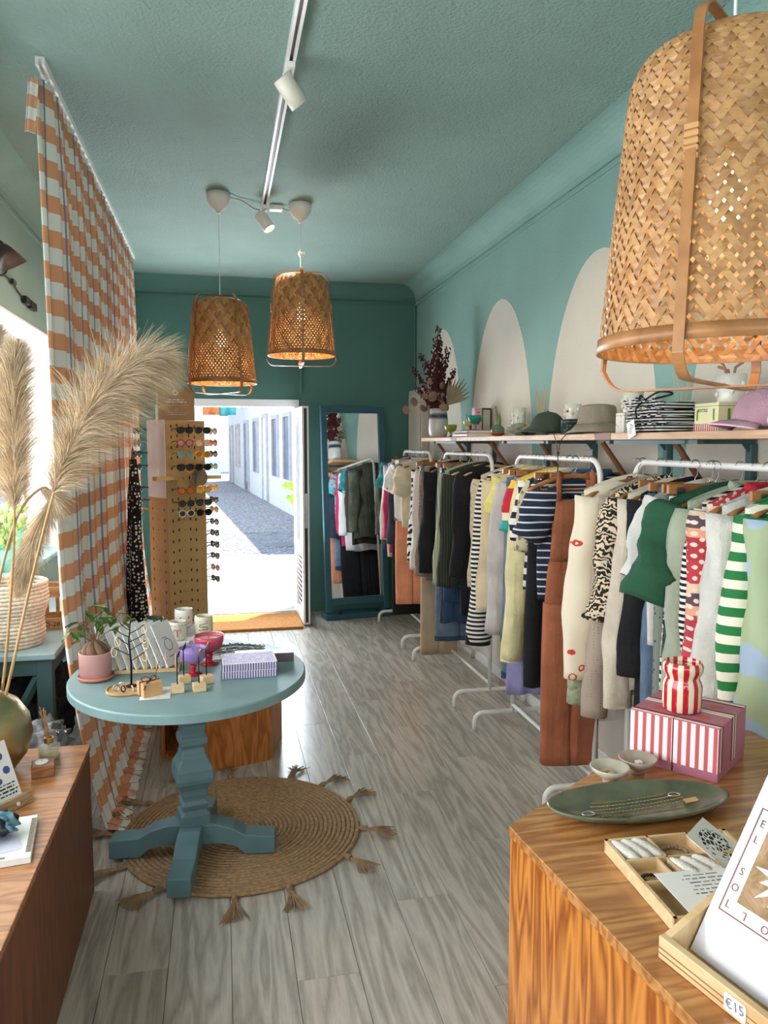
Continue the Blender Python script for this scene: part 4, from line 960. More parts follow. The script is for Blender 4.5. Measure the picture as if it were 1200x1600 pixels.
script_lines(cd, .1, .04, 4, (-.01, -.0016, .03), (R_(90), 0, 0), plain('dark_ink', (50, 52, 60), .7), 13)
obj('button_inlay', xf(lathe([(.006, 0), (.006, .0015)], 12), (0, -.0235, .012), (R_(72), 0, 0)), CARD, ch)
nb = thing('boxed_notebook', 'flat white box edged with grey weave under the blue scrunchie', 'box', (-.63, 2.10, LZ), R_(8))
obj('box_body', box(0, 0, .009, .25, .235, .018), CARD, nb, bevel=.001)
obj('woven_edge', join(box(.117, .002, .0185, .012, .19, .0012), box(-.02, -.106, .0185, .17, .008, .0012)), plain('grey_weave', (132, 124, 110), .8, var=.3, scale=300), nb)
obj('note_card', box(0.02, -.03, .0192, .13, .12, .0008), plain('lavender_card', (214, 214, 232), .6), nb, rot=(0, 0, .2))
sc_ = heap('scrunchie', 'dark blue marbled silk scrunchie lying on the white box', 'scrunchie', (0, 0, 0), .07, .05, .034, zebra('blue_marble', (104, 148, 164), (22, 30, 42), 9, 9, .5, .35), 31, .22, 44)
sc_.location = (-.625, 2.115, LZ + .0205)
# ------------------------------------------------------------------ jute rug
rg = thing('jute_rug', 'round braided jute rug with tassels under the pedestal table', 'rug', (.06, 3.11, 0))
JU = plain('jute', (158, 126, 92), .95, var=.2, scale=60, bump=.7, bscale=240, dist=.005)
RR = .485; NR = 26; P = []
for k in range(NR):
    R0 = RR * (k + 1) / NR - RR / NR / 2
    n = max(16, int(60 * R0 / RR) + 16)
    obj('braid_ring', xf(ring(R0, RR / NR / 2 * 1.06, n, 6, .007), (0, 0, .0085)), JU, rg, smooth=True)
random.seed(5)
def tassel(ang, L=.13):
    t = bpy.data.objects.new('tassel', None)
    V, F = [], []
    gs = [tube([(0, 0, .008), (.02, 0, .012), (.035, 0, .011)], [.008, .012, .011], 8)]
    for k in range(26):
        a = random.uniform(-.45, .45); l = L * random.uniform(.8, 1.1)
        gs.append(tube([(.03, .008 * a, .01), (.03 + l * .5 * math.cos(a * .6), l * .5 * math.sin(a * .6), .012 + random.uniform(0, .01)), (.03 + l * math.cos(a), l * math.sin(a) + random.uniform(-.01, .01), .004 + random.uniform(0, .006))], [.0028, .0024, .0016], 4))
    return join(*gs)
tass = [-90, -68, -47, -25, -2, 20, 42, 62, 200, 178, 160, 222, 243, 90, 118, 140]
for k, a in enumerate((62, 42, 18, -12, -38, -72, -95, -128, 176, 160, 142, 205, 95, 118)):
    aa = R_(a); jit = random.uniform(-.35, .35)
    obj('tassel', tassel(aa, .125), plain('jute_tassel', (150, 120, 90), .95, var=.15, scale=40), rg, loc=((RR - .005) * math.cos(aa), (RR - .005) * math.sin(aa), 0), rot=(0, 0, aa + jit))
# ------------------------------------------------------------------ pedestal table
TZ = .735
pt = thing('pedestal_table', 'teal painted round pedestal table standing on the jute rug', 'table', (-.13, 2.955, .0165), 0)
TT = plain('teal_table_paint', (124, 154, 155), .45, var=.05, scale=10, bump=.15, bscale=40)
TT2 = plain('teal_base_paint', (90, 120, 126), .5, var=.06, scale=8, bump=.12, bscale=30)
zt = TZ - .0165
top_loops = [[(.436 * k * math.cos(a), .487 * k * math.sin(a), z) for a in [2 * PI * i / 72 for i in range(72)]] for k, z in ((.985, zt - .036), (1, zt - .032), (1, zt - .005), (.99, zt))]
obj('table_top', loft(top_loops), TT, pt)
prof = [(.055, .125), (.055, .165), (.044, .18), (.05, .205), (.042, .222), (.048, .25), (.070, .31), (.068, .345), (.046, .40), (.041, .425), (.052, .445), (.052, .465), (.042, .48), (.047, .515), (.055, .53), (.055, zt - .036)]
sq = lambda h, z: [(x, y, z) for x, y in rrect(2 * h, 2 * h, .004, 1)]
pp = []
for i in range(len(prof) - 1):
    (a, z0), (b, z1) = prof[i], prof[i + 1]
    for j in range(4): pp.append((a + (b - a) * (1 - math.cos(PI * j / 4)) / 2, z0 + (z1 - z0) * j / 4))
pp.append(prof[-1])
obj('column', loft([sq(h, z) for h, z in pp]), TT2, pt, rot=(0, 0, R_(12)))
obj('under_block', box(0, 0, zt - .05, .26, .26, .026), TT2, pt, rot=(0, 0, R_(12)))
def foot_g():
    prof = [(0, .045), (0, .125), (.09, .125), (.155, .105), (.2, .078), (.31, .07), (.315, .066), (.315, .0), (.2, .0), (.17, .03), (.12, .045)]
    return loft([[(x, -.042, z) for x, z in prof], [(x, .042, z) for x, z in prof]])
for k in range(4): obj('foot', foot_g(), TT2, pt, rot=(0, 0, R_(12 + 90 * k - 20)), bevel=.004)
# plywood plinth behind the table
PL = wood('pine_ply', (150, 84, 34), (196, 124, 62), sc=(5, 5, .8), ring=8, rough=.4, dist=4)
pn = thing('hexagon_plinth', 'open sided orange pine plinth standing behind the pedestal table', 'plinth', (0, 0, 0))
hexp = [(-.124, 3.698), (.224, 3.802), (.30, 4.12), (.05, 4.36), (-.30, 4.28), (-.325, 3.96)]
obj('plinth_top', prism(hexp, .47, .49), PL, pn)
obj('plinth_floor', prism(hexp, .0, .02), PL, pn)
def panel(a, b, z0=.02, z1=.47, t=.018):
    d = Vector((b[0] - a[0], b[1] - a[1])); n = Vector((-d.y, d.x)).normalized() * t
    return prism([a, b, (b[0] + n.x, b[1] + n.y), (a[0] + n.x, a[1] + n.y)], z0, z1)
for i in (0, 1, 2, 3, 4): obj('side_panel', panel(hexp[i], hexp[i + 1]), PL, pn)
pb2 = heap('paper_bag', 'crumpled pinkish bag stuffed inside the open pine plinth', 'bag', (-.16, 3.95, .021), .08, .09, .12, plain('pink_paper', (176, 140, 130), .5), 14, .14, 36)
pl2 = thing('low_plinth', 'small orange pine block half hidden behind the curtain and table', 'plinth', (0, 0, 0))
obj('block_body', prism([(-.40, 4.47), (-.345, 4.40), (-.02, 4.50), (-.02, 4.82), (-.40, 4.82)], 0, .4), PL, pl2)
obj('block_top', prism([(-.41, 4.47), (-.345, 4.39), (-.01, 4.49), (-.01, 4.83), (-.41, 4.83)], .4, .418), PL, pl2)

# ------------------------------------------------------------------ things on the table
T0 = TZ + .001
po = thing('potted_ficus', 'small ficus bonsai in a dusty pink pot on the table', 'plant', (-.465, 2.92, T0))
obj('saucer', lathe([(.045, 0), (.062, .004), (.066, .016), (.062, .016), (.058, .008)], 32), plain('terracotta_saucer', (196, 122, 96), .6), po, smooth=True)
obj('pot', lathe([(.050, .009), (.056, .012), (.058, .1), (.0575, .102), (.053, .102), (.052, .085)], 36), plain('dusty_pink', (194, 146, 142), .45), po, smooth=True)
obj('soil', lathe([(.052, .082), (.052, .086)], 20), plain('dark_soil', (62, 48, 38), .95), po)
BK_ = plain('bark', (116, 88, 64), .8, var=.2, scale=30, bump=.4, bscale=60)
random.seed(3)
for k in range(6):
    a = k * 1.05; obj('root', tube(smoothpath([(0, 0, .14), (.018 * math.cos(a), .018 * math.sin(a), .125), (.033 * math.cos(a + .3), .033 * math.sin(a + .3), .095), (.03 * math.cos(a + .4), .03 * math.sin(a + .4), .075)], 4), [.006, .008, .011, .013, .015, .017, .018, .018, .017, .015, .012, .01, .008][:13], 8), BK_, po, smooth=True)
FL = plain('ficus_leaf', (70, 112, 42), .35, var=.25, scale=20)
def leaf_g(l, w): return grid(4, 6, lambda u, v: ((u - .5) * 2 * w * math.sin(PI * min(.985, .02 + v)) ** .8, v * l, .12 * l * abs(u - .5) * 2 - .25 * l * v * v))
for (dx, dz, dy) in ((-.055, .21, .0), (-.03, .25, -.01), (.035, .26, .0), (.09, .235, .01), (.105, .2, -.01), (.02, .22, .03), (-.075, .18, -.02)):
    P = smoothpath([(0, 0, .13), (dx * .4, dy, .13 + (dz - .13) * .6), (dx, dy, dz)], 5)
    b = obj('twig', tube(P, .0018, 5), BK_, po, smooth=True)
    for j in range(4):
        a = random.uniform(0, 6.28); p = P[-1 - 2 * (j % 3)]
        obj('leaf', leaf_g(random.uniform(.04, .055), random.uniform(.011, .015)), FL, b, p, (random.uniform(-.9, .4), random.uniform(-.4, .4), a), smooth=True)
# card rack with cards
ck = thing('card_rack', 'pale wooden peg rack holding greeting cards on the table', 'rack', (-.305, 2.995, T0), R_(-3))
PW = wood('pale_beech', (206, 172, 126), (228, 198, 154), sc=(2, 8, 8), ring=4)
obj('rack_rail', join(box(0, -.035, .007, .275, .014, .014), box(0, .035, .007, .275, .014, .014), *[box(x, 0, .007, .012, .056, .012) for x in (-.13, 0, .13)]), PW, ck, bevel=.001)
for k in range(8):
    for s in (-1, 1): obj('peg', tube([(-.125 + k * .0357, s * .035, .014), (-.125 + k * .0357, s * .035, .07)], .0035, 6), PW, ck)
INK = plain('grey_ink', (110, 108, 108), .7)
for k in range(9):
    x = -.405 - .02 + k * .0285
    c = thing('greeting_card', ['tilted white card with a grey line drawing, %s in the wooden peg rack' % w for w in ('leftmost', 'second', 'third', 'fourth', 'fifth', 'sixth', 'third from right', 'second from right', 'rightmost')][k], 'card', (x + .012, 2.995, T0 + .018), 0, 'cards in the wooden rack', (0, R_(-24 if k != 0 else -12), R_(-28)))
    obj('card', box(0, 0, .085, .0045, .115, .17), CARD, c, bevel=.0005)
    obj('drawing', join(xf(ring(.024, .0016, 14, 4), (.0026, .0, .08), (0, R_(90), 0)), box(.0026, 0, .035, .0006, .05, .003), box(.0026, -.01, .11, .0006, .03, .003)), INK, c)
# jewellery tree, tray, kraft box and paper
jt = thing('jewellery_tree', 'black wire jewellery tree hung with rings and pendants', 'jewellery stand', (-.325, 2.775, T0 + .008))
IR = plain('black_iron', (20, 20, 22), .45, .5)
obj('trunk', tube([(0, 0, 0), (.002, 0, .08), (-.004, 0, .16), (.003, 0, .235)], [.004, .0035, .003, .002], 6), IR, jt, smooth=True)
obj('disc_foot', lathe([(.018, 0), (.018, .003)], 16), IR, jt)
random.seed(8)
for k, (z, l, a) in enumerate(((.10, .05, .2), (.12, .055, 3.0), (.14, .06, .5), (.155, .05, 2.6), (.17, .055, -.4), (.185, .045, 3.5), (.2, .05, .1), (.21, .035, 2.9))):
    e = Vector((l * math.cos(a), l * math.sin(a) * .6, z + .02)); b = obj('branch', tube([(0, 0, z - .01), e * .6 + Vector((0, 0, z * .36)), e], .0018, 5), IR, jt, smooth=True)
    if k % 2 == 0 or k in (1, 3): obj('pendant', xf(ring(.012, .0022, 14, 5), e + Vector((0, -.002, -.016)), (R_(80), 0, random.uniform(-.6, .6)), (.8, 1.4, 1)), plain('horn_pendant', [(216, 196, 150), (30, 28, 28), (200, 170, 110)][k % 3], .3), b, smooth=True)
ty = thing('jewellery_tray', 'oval wooden tray with rings under the wire tree', 'tray', (-.325, 2.75, T0))
obj('tray_body', xf(loft([[(k * x, k * y, z) for x, y in rrect(.165, .12, .055, 6)] for k, z in ((.95, 0), (1, .004), (1, .012), (.95, .012), (.92, .006))]), (0, 0, 0)), wood('tray_beech', (194, 150, 100), (216, 176, 126), sc=(2, 8, 8)), ty, rot=(0, 0, R_(8)))
for k, (x, y, c) in enumerate(((-.045, -.02, (150, 150, 150)), (-.02, -.035, (60, 58, 58)), (.012, -.035, (200, 196, 186)), (-.03, .012, (226, 222, 214)))):
    o = obj('finger_ring', xf(ring(.010, .0025, 16, 6), (-.325 + x, 2.75 + y, T0 + .0185), (R_(70), 0, k)), plain('ring_metal_%d' % k, c, .25, .8), smooth=True)
    tag(o, ['silver ring nearest the left end of the oval tray', 'dark ring lying in front on the oval tray', 'chunky pale ring beside the kraft gift box', 'white ceramic ring behind the other rings on the oval tray'][k], 'ring', 'rings on the oval tray')
gp = obj('paper_sheet', box(-.235, 2.70, T0 + .0006, .10, .13, .001), CARD, rot=(0, 0, 0)); tag(gp, 'white sheet of paper under the kraft gift box', 'paper')
gx = thing('gift_box', 'small kraft gift box tied with dark red cord', 'gift box', (-.255, 2.69, T0 + .0015), R_(28))
KR = plain('kraft_card', (198, 156, 106), .7, var=.05)
obj('box_body', box(0, 0, .024, .068, .06, .048), KR, gx, bevel=.001)
RB = fabric('dark_red_ribbon', (84, 30, 34))
obj('ribbon', join(box(0, 0, .0242, .0705, .006, .0505), *[xf(ring(.014, .002, 14, 5), (s * .014, 0, .056), (R_(65), 0, s * .5), (1, .6, 1)) for s in (-1, 1)], tube([(0, 0, .05), (-.02, -.025, .05), (-.034, -.034, .03)], .0025, 5), tube([(0, 0, .05), (.03, .02, .056), (.05, .03, .1)], .0012, 5)), RB, gx)
script_lines(gx, .04, .01, 1, (.0345, 0, .022), (R_(90), 0, R_(90)), plain('dark_ink', (50, 52, 60), .7), 5)
# four peg stands
for k, (x, y) in enumerate(((-.163, 2.70), (-.090, 2.70), (-.146, 2.80), (-.066, 2.785))):
    s = thing('peg_stand', ['black pin stand on a wooden cube with a brass clip, front left on the table', 'black pin stand on a wooden cube with gold feather clip, front right on the table', 'black pin stand on a wooden cube behind the front left one', 'black pin stand on a wooden cube behind the front right one'][k], 'stand', (x, y, T0), R_(8 + 5 * k), 'pin stands on wooden cubes')
    obj('cube', box(0, 0, .014, .042, .036, .028), PW, s, bevel=.0012)
    obj('rod', tube([(0, 0, .028), (0, .001, .125)], .0022, 6), IR, s)
    if k % 2: obj('clip', xf(lathe([(.001, 0), (.005, .012), (.004, .025), (.001, .04)], 8), (0, 0, .118), (R_(15), R_(12), 0), (1, .4, 1)), BRASS, s, smooth=True)
    else: obj('clip', xf(lathe([(.001, 0), (.004, .01), (.003, .02), (.001, .03)], 8), (0, 0, .12), (R_(-10), R_(25), 0), (1, .4, 1)), IR, s, smooth=True)
# dessert glass candles
def goblet(label, loc, cup, foot, wax, sc=1.0, grp='footed glass candles', legc=None):
    r = thing('footed_candle', label, 'candle', loc, 0, grp)
    obj('glass_cup', lathe([(.008, .044), (.03, .05), (.050, .068), (.056, .095), (.056, .112), (.054, .112), (.053, .096), (.047, .071), (.028, .054)], 36), clear('glass_' + cup[0], cup[1], .05, .72), r, smooth=True)
    obj('stem', lathe([(.036, 0), (.036, .003), (.014, .008), (.009, .014), (.014, .02), (.012, .026), (.016, .034), (.010, .044)], 28), clear('glass_' + foot[0], foot[1], .05, .85), r, smooth=True)
    w = obj('wax', lathe([(.03, .056), (.048, .075), (.0525, .097), (.0525, .100)], 32), plain('wax_' + cup[0], wax, .45), r, smooth=True)
    obj('wick', tube([(0, 0, .1), (.001, 0, .109)], .001, 5), BLACK, w)
    r.scale = (sc,) * 3
    return r
goblet('lilac wax candle in a footed red stemmed glass on the table', (-.117, 2.90, T0), ('lilac', (170, 140, 210)), ('ruby', (190, 30, 50)), (190, 168, 222), .92)
goblet('pink wax candle in a footed red stemmed glass behind the lilac one', (-.06, 3.03, T0), ('rose', (216, 90, 110)), ('ruby', (190, 30, 50)), (238, 160, 178), 1.02)
# stacked purple boxes, striped case and herbs
PB = stripes('purple_stripe', 'X', .0095, [(0, (88, 84, 150)), (.55, (222, 212, 214))], rough=.5)
t = NT('ornate_lid'); vx = t.n('TexVoronoi', iVector=t.mapped((1, 1, 1)), iScale=60.0, distance='MANHATTAN').outputs['Distance']
MATS['ornate'] = t.out(t.ramp(vx, [(0, (122, 112, 170)), (.35, (214, 190, 196)), (.6, (156, 146, 190))], 'CONSTANT'), .5)
def purple_box(label, z, rot):
    r = thing('patterned_box', label, 'box', (.088, 2.885, z), rot, 'purple patterned boxes on the table')
    obj('box_body', box(0, 0, .0135, .2, .15, .027), PB, r, bevel=.001); obj('lid_print', box(0, 0, .0272, .186, .136, .0008), MATS['ornate'], r)
    obj('border', join(box(0, -.071, .0274, .2, .006, .0008), box(0, .071, .0274, .2, .006, .0008), box(.097, 0, .0274, .006, .14, .0008), box(-.097, 0, .0274, .006, .14, .0008)), plain('pale_border', (222, 210, 206), .5), r)
purple_box('lower of two purple striped flat boxes on the table', T0, R_(1)); purple_box('upper of two purple striped flat boxes on the table', T0 + .0282, R_(2))
lb = thing('slim_box', 'long slim box with iridescent top behind the purple boxes', 'box', (.155, 3.035, T0), R_(-2))
obj('box_body', box(0, 0, .017, .23, .06, .034), plain('slim_box_side', (96, 80, 84), .5, var=.2), lb, bevel=.001); obj('lid_print', box(0, 0, .0345, .23, .06, .001), plain('iridescent', (196, 190, 206), .15, .4, var=.2, scale=40), lb)
hr = thing('dried_sprigs', 'bundle of dry grey green sprigs lying on the table', 'dried plant', (.05, 3.19, T0))
random.seed(17)
for k in range(16):
    y0, a = random.uniform(-.07, .07), random.uniform(-.5, .5); P = smoothpath([(-.1 + random.uniform(-.03, .03), y0, .006), (.0, y0 + .02 * a, .012 + random.uniform(0, .015)), (.11, y0 + .06 * a, .006)], 5)
    s = obj('sprig', tube(P, .0012, 4), plain('sprig', (104, 106, 92), .8), hr)
    V, F = [], []
    for p in P:
        for j in range(3):
            d = Vector((random.uniform(-1, 1), random.uniform(-1, 1), random.uniform(-.1, .8))) * .011; n = len(V); sd = Vector((-d.y, d.x, 0)) * .35
            V += [p, p + d * .5 + sd, p + d, p + d * .5 - sd]; F.append((n, n + 1, n + 2, n + 3))
    obj('leaves', (V, F), plain('sprig_leaf', (120, 124, 108), .8, var=.25, scale=40), s)['kind'] = 'stuff'
# boxes and painted mugs at the back of the table
wb = thing('white_box', 'pale printed carton under the snake patterned candle pot', 'box', (-.085, 3.27, T0), R_(-12)); obj('box_body', box(0, 0, .03, .13, .1, .06), plain('lilac_white_card', (214, 212, 222), .6), wb, bevel=.001); obj('lid', box(0, 0, .052, .133, .103, .018), plain('white_lid', (226, 224, 228), .6), wb, bevel=.001)
wb = thing('white_box', 'patterned red carton under the palm tree candle pot', 'box', (-.19, 3.25, T0), R_(-6)); obj('box_body', box(0, 0, .022, .1, .09, .044), spots('red_floral_card', (224, 214, 206), (186, 70, 76), 60, .4), wb, bevel=.001); obj('lid', box(0, 0, .046, .102, .092, .005), CARD, wb)
wb = thing('white_box', 'white carton under the red printed candle pot', 'box', (-.17, 3.36, T0), R_(4)); obj('box_body', box(0, 0, .035, .1, .09, .07), CARD, wb, bevel=.001); obj('lid', box(0, 0, .0725, .102, .092, .005), plain('white_lid', (226, 224, 228)), wb)
wb = thing('white_box', 'white carton under the dark green candle pot', 'box', (-.285, 3.28, T0), R_(4)); obj('box_body', box(0, 0, .028, .09, .09, .056), CARD, wb, bevel=.001); obj('lid', box(0, 0, .0585, .092, .092, .005), plain('white_lid', (226, 224, 228)), wb)
def candle_pot(label, loc, base, deco, r0=.038, h=.078):
    r = thing('candle_pot', label, 'candle', loc, 0, 'painted ceramic candle pots on the table')
    m = plain('ceramic_%d_%d_%d' % base, base, .25, var=.03)
    obj('pot', lathe([(r0 * .75, 0), (r0 * .93, .004), (r0, .014), (r0, h - .012), (r0 * .95, h), (r0 * .85, h), (r0 * .84, h - .012)], 32), m, r, smooth=True)
    w = obj('wax', lathe([(r0 * .86, h - .016), (r0 * .86, h - .012)], 28), plain('cream_wax', (232, 222, 196), .5), r)
    obj('wick', tube([(0, 0, h - .012), (0, 0, h - .004)], .001, 5), BLACK, w)
    def patch(u, z): a = -PI / 2 + u / r0; return ((r0 + .0006) * math.cos(a), (r0 + .0006) * math.sin(a), z)
    for nm, c, strokes in deco:
        gs = [tube([patch(u, z) for u, z in s_[1:]], s_[0], 5, ry=.0006) for s_ in strokes]
        obj(nm, join(*gs), plain('deco_%d_%d_%d' % c, c, .4), r)
palm = [[.002, (0, .018), (.001, .03), (0, .044)]] + [[.0018, (0, .044), (.009 * s, .05 - .003 * k), (.017 * s, .044 - .007 * k)] for s in (-1, 1) for k in (0, 1.3)]
candle_pot('white candle pot painted with a red palm tree', (-.19, 3.25, T0 + .0492), (228, 220, 204), [('palm_tree', (176, 70, 60), palm), ('dot_border', (60, 62, 60), [[.004, (u, .066), (u + .003, .063)] for u in (-.04, -.025, -.01, .005, .02, .035)])])
snake = [[.003, (-.018, .06), (.016, .06), (.018, .052), (.0, .05), (-.016, .048), (-.018, .04), (0, .038), (.016, .036), (.018, .028), (0, .026), (-.02, .024)]]
candle_pot('white candle pot painted with a coiled black snake', (-.085, 3.27, T0 + .0622), (226, 216, 190), [('snake', (48, 48, 46), snake), ('foot_band', (206, 180, 120), [[.002, (-.04, .006), (0, .006), (.04, .006)]])])
candle_pot('dark green candle pot with a white dashed rim and pink motif', (-.285, 3.28, T0 + .0622), (62, 72, 60), [('pink_motif', (176, 96, 110), [[.008, (.005, .03), (.022, .04)], [.006, (0, .02), (.03, .022)]]), ('dashes', (232, 226, 210), [[.003, (u, .067), (u + .001, .062)] for u in (-.05, -.035, -.02, -.005, .01, .025, .04)])])
candle_pot('white candle pot with red floral print at the back', (-.17, 3.36, T0 + .0762), (230, 222, 212), [('red_print', (196, 50, 56), [[.005, (-.02, .035), (-.01, .05)], [.006, (-.005, .03), (.004, .042)], [.005, (.02, .04), (.024, .052)], [.004, (.016, .02), (.03, .026)]])])
lf = obj('leaflet', box(-.09, 3.13, T0 + .0006, .17, .1, .001), CARD, rot=(0, 0, 0)); tag(lf, 'white leaflet lying behind the pink candle', 'paper')
# ------------------------------------------------------------------ woven bamboo pendant lamps
BAMB = wood('bamboo_strip', (156, 108, 62), (198, 150, 96), sc=(6, 6, 6), ring=4, rough=.45, rnd=True)
BAMB2 = wood('bamboo_hoop', (146, 96, 54), (174, 122, 74), sc=(4, 4, 4), ring=4, rough=.4)
BAM_A = plain('bamboo_light', (190, 138, 82), .5); BAM_B = plain('bamboo_mid', (168, 116, 64), .5); BAM_C = plain('bamboo_dark', (146, 98, 54), .5)
LH = .49
LPROF = smoothpath([(.045, 0, LH), (.10, 0, LH - .002), (.138, 0, LH - .012), (.158, 0, LH - .038), (.167, 0, LH - .085), (.183, 0, LH - .25), (.205, 0, 0)], 10)
acc = [0.0]
for a, b in zip(LPROF, LPROF[1:]): acc.append(acc[-1] + (b - a).length)
def prof_at(s):
    for i in range(len(acc) - 1):
        if s <= acc[i + 1]: return LPROF[i].lerp(LPROF[i + 1], (s - acc[i]) / (acc[i + 1] - acc[i]))
    return LPROF[-1]
NS = 60; DEL = 2 * PI / NS; TAN = math.tan(R_(36)); SL = acc[-1]
gs_, g_ = [0.0], 0.0
STEPS = 400
for k in range(STEPS):
    s = SL * (k + .5) / STEPS; g_ += TAN / max(.07, prof_at(s).x) * SL / STEPS; gs_.append(g_)
GT = gs_[-1]
def s_at(g):
    lo, hi = 0, STEPS
    while hi - lo > 1:
        m = (lo + hi) // 2
        if gs_[m] <= g: lo = m
        else: hi = m
    return SL * (lo + (g - gs_[lo]) / (gs_[hi] - gs_[lo] + 1e-9)) / STEPS
def strip_g(i, sgn, off=.0014):
    V, F = [], []; n = int(GT / (DEL / 2) * 2)
    for k in range(n + 1):
        g = GT * k / n; s = s_at(g); p = prof_at(s); c = math.floor(2 * g / DEL + .5)
        up = ((2 * i + c) % 4 < 2) if sgn > 0 else ((2 * i - c) % 4 >= 2)
        r = p.x + (off if up else -off); th = sgn * g; nz = p.z + ((off if up else -off) if p.z > LH - .02 else 0)
        ww = DEL / 2 * (.97 - .34 * min(1, max(0, (s / SL - .42) / .4)))
        for e in (-1, 1): V.append((r * math.cos(th + e * ww), r * math.sin(th + e * ww), nz))
        if k: F.append((2 * k - 2, 2 * k - 1, 2 * k + 1, 2 * k))
    return V, F
STRIPS = {(q, s): strip_g(q, s) for q in (0, 1) for s in (1, -1)}
def rz(g, a): c, s = math.cos(a), math.sin(a); return [(v[0] * c - v[1] * s, v[0] * s + v[1] * c, v[2]) for v in g[0]], g[1]
def hoop_path():
    r, zb, zt_ = .214, -.062, LH + .022
    P = [(-.178, 0, zt_ - .028)]
    pts = [(0, 0, zt_), (.11, 0, zt_), (.15, 0, zt_ - .012), (.172, 0, zt_ - .05), (.178, 0, zt_ - .12), (.196, 0, .2), (.213, 0, .0), (.212, 0, -.028), (.19, 0, -.056), (.15, 0, zb), (0, 0, zb)]
    half = smoothpath(pts, 5)
    return half + [Vector((-p.x, 0, p.z)) for p in reversed(half)][1:]
def flat_ribbon(path, w, t):      # a band lying across y
    P = [Vector(p) for p in path]; L = []
    for i, p in enumerate(P):
        T = (P[min(i + 1, len(P) - 1)] - P[max(0, i - 1)]).normalized(); N = Vector((0, 1, 0)).cross(T).normalized()
        L.append([p + Vector((0, e, 0)) * w / 2 + N * f * t / 2 for e, f in ((-1, -1), (1, -1), (1, 1), (-1, 1))])
    return loft(L)
def pendant(label, loc, rot, parts, power):
    x, y, z = loc
    r = thing('pendant_lamp', label, 'pendant lamp', loc, rot, 'woven bamboo pendant lamps')
    if parts:
        first = {}
        for s in (1, -1):
            for i in range(NS):
                k = (i % 2, s)
                if k not in first: o = first[k] = obj('bamboo_strip', STRIPS[k], BAMB, r)
                else: o = first[k].copy(); COL.objects.link(o)
                o.rotation_euler = (0, 0, i * DEL)
    else:
        o = obj('woven_shade', join(*[rz(STRIPS[(i % 2, s)], i * DEL) for s in (1, -1) for i in range(NS)]), BAM_A, r); o['kind'] = 'stuff'
        o.data.materials.append(BAM_B); o.data.materials.append(BAM_C); nf = len(o.data.polygons) // (2 * NS)
        o.data.polygons.foreach_set('material_index', [((k // nf) * 7 % 5) % 3 for k in range(len(o.data.polygons))])
    rb = [(.2045, -.002), (.2095, -.002), (.2075, .022), (.2025, .022)]
    obj('bottom_rim', loft([[(a * math.cos(t), a * math.sin(t), b) for t in [2 * PI * i / 48 for i in range(48)]] for a, b in rb + rb[:1]], cap=False), BAMB2, r, smooth=True)
    obj('top_disc', lathe([(.05, LH - .004), (.05, LH)], 24), BAMB2, r)
    for k in range(2):
        h = obj('hoop', flat_ribbon([p + Vector((0, 0, .003 * k)) for p in hoop_path()], .017, .0035), BAMB2, r, rot=(0, 0, k * PI / 2))
        for s in (-1, 1): obj('binding', join(*[box(s * (.186 + .0), 0, .27 + q * .011, .009, .021, .008) for q in range(5)]), plain('cane_binding', (196, 150, 94), .6), h)
    if ZC - z > LH:
        obj('cord', tube([(0, 0, LH - .10), (0, 0, ZC - z - .1)], .0028, 6), WHITE, r)
        obj('ceiling_cup', lathe([(.012, ZC - z - .115), (.016, ZC - z - .1), (.045, ZC - z - .085), (.066, ZC - z - .045), (.070, ZC - z - .002), (.066, ZC - z)], 28), plain('cream_plastic', (226, 220, 208), .4), r, smooth=True)
    obj('socket', lathe([(.02, LH - .17), (.02, LH - .10), (.008, LH - .095)], 16), WHITE, r)
    bl = obj('bulb', lathe([(.004, LH - .275), (.02, LH - .27), (.03, LH - .245), (.028, LH - .22), (.015, LH - .185), (.013, LH - .17)], 20), emit('warm_bulb', (255, 214, 150), 14), r, smooth=True)
    l = light('bulb_light', 'POINT', (0, 0, LH - .30), (0, 0, 0), power, (1.0, .84, .6), .03); l.parent = r
    return r
pendant('woven bamboo pendant lamp, the lower one in front of the door', (.012, 4.76, 1.955), R_(32), False, 6)
p2_ = pendant('woven bamboo pendant lamp with a knotted cord, the higher one', (.503, 4.86, 2.14), R_(-3), False, 6)
obj('cord_knot', join(*[xf(ring(.02, .003, 12, 5), (.008, 0, .62), (R_(50 * k), R_(60 * k + 20), 0)) for k in range(4)]), plain('cream_plastic', (226, 220, 208)), p2_, smooth=True)
pendant('large woven bamboo pendant lamp hanging close at the upper right', (.846, 1.19, 1.758), R_(-52), True, 1.8)

# ------------------------------------------------------------------ ceiling light track
tr = thing('light_track', 'white ceiling light track running towards the door', 'light track', (.285, 0, ZC))
obj('rail', join(bb(-.018, -.007, .5, 4.9, -.032, 0), bb(.007, .018, .5, 4.9, -.032, 0), bb(-.007, .007, .5, 4.9, -.012, 0)), WHITE, tr)
obj('contact_slot', bb(-.0065, .0065, .55, 4.85, -.0155, -.0125), plain('dark_slot', (120, 112, 112), .5), tr)
obj('end_feed', bb(-.02, .02, 4.9, 4.98, -.036, 0), WHITE, tr, bevel=.003)
obj('junction_box', bb(.035, .115, 4.90, 4.96, -.03, 0), WHITE, tr, bevel=.004)
cb = plain('grey_cable', (150, 148, 142), .5)
obj('feed_cable', tube(smoothpath([(-.21, 4.76, -.02), (-.14, 4.83, -.012), (-.06, 4.90, -.035), (-.02, 4.93, -.03)]), .004, 6), cb, tr, smooth=True)
obj('feed_cable', tube(smoothpath([(.115, 4.93, -.012), (.15, 4.925, -.025), (.175, 4.90, -.02), (.19, 4.88, -.012)]), .004, 6), cb, tr, smooth=True)
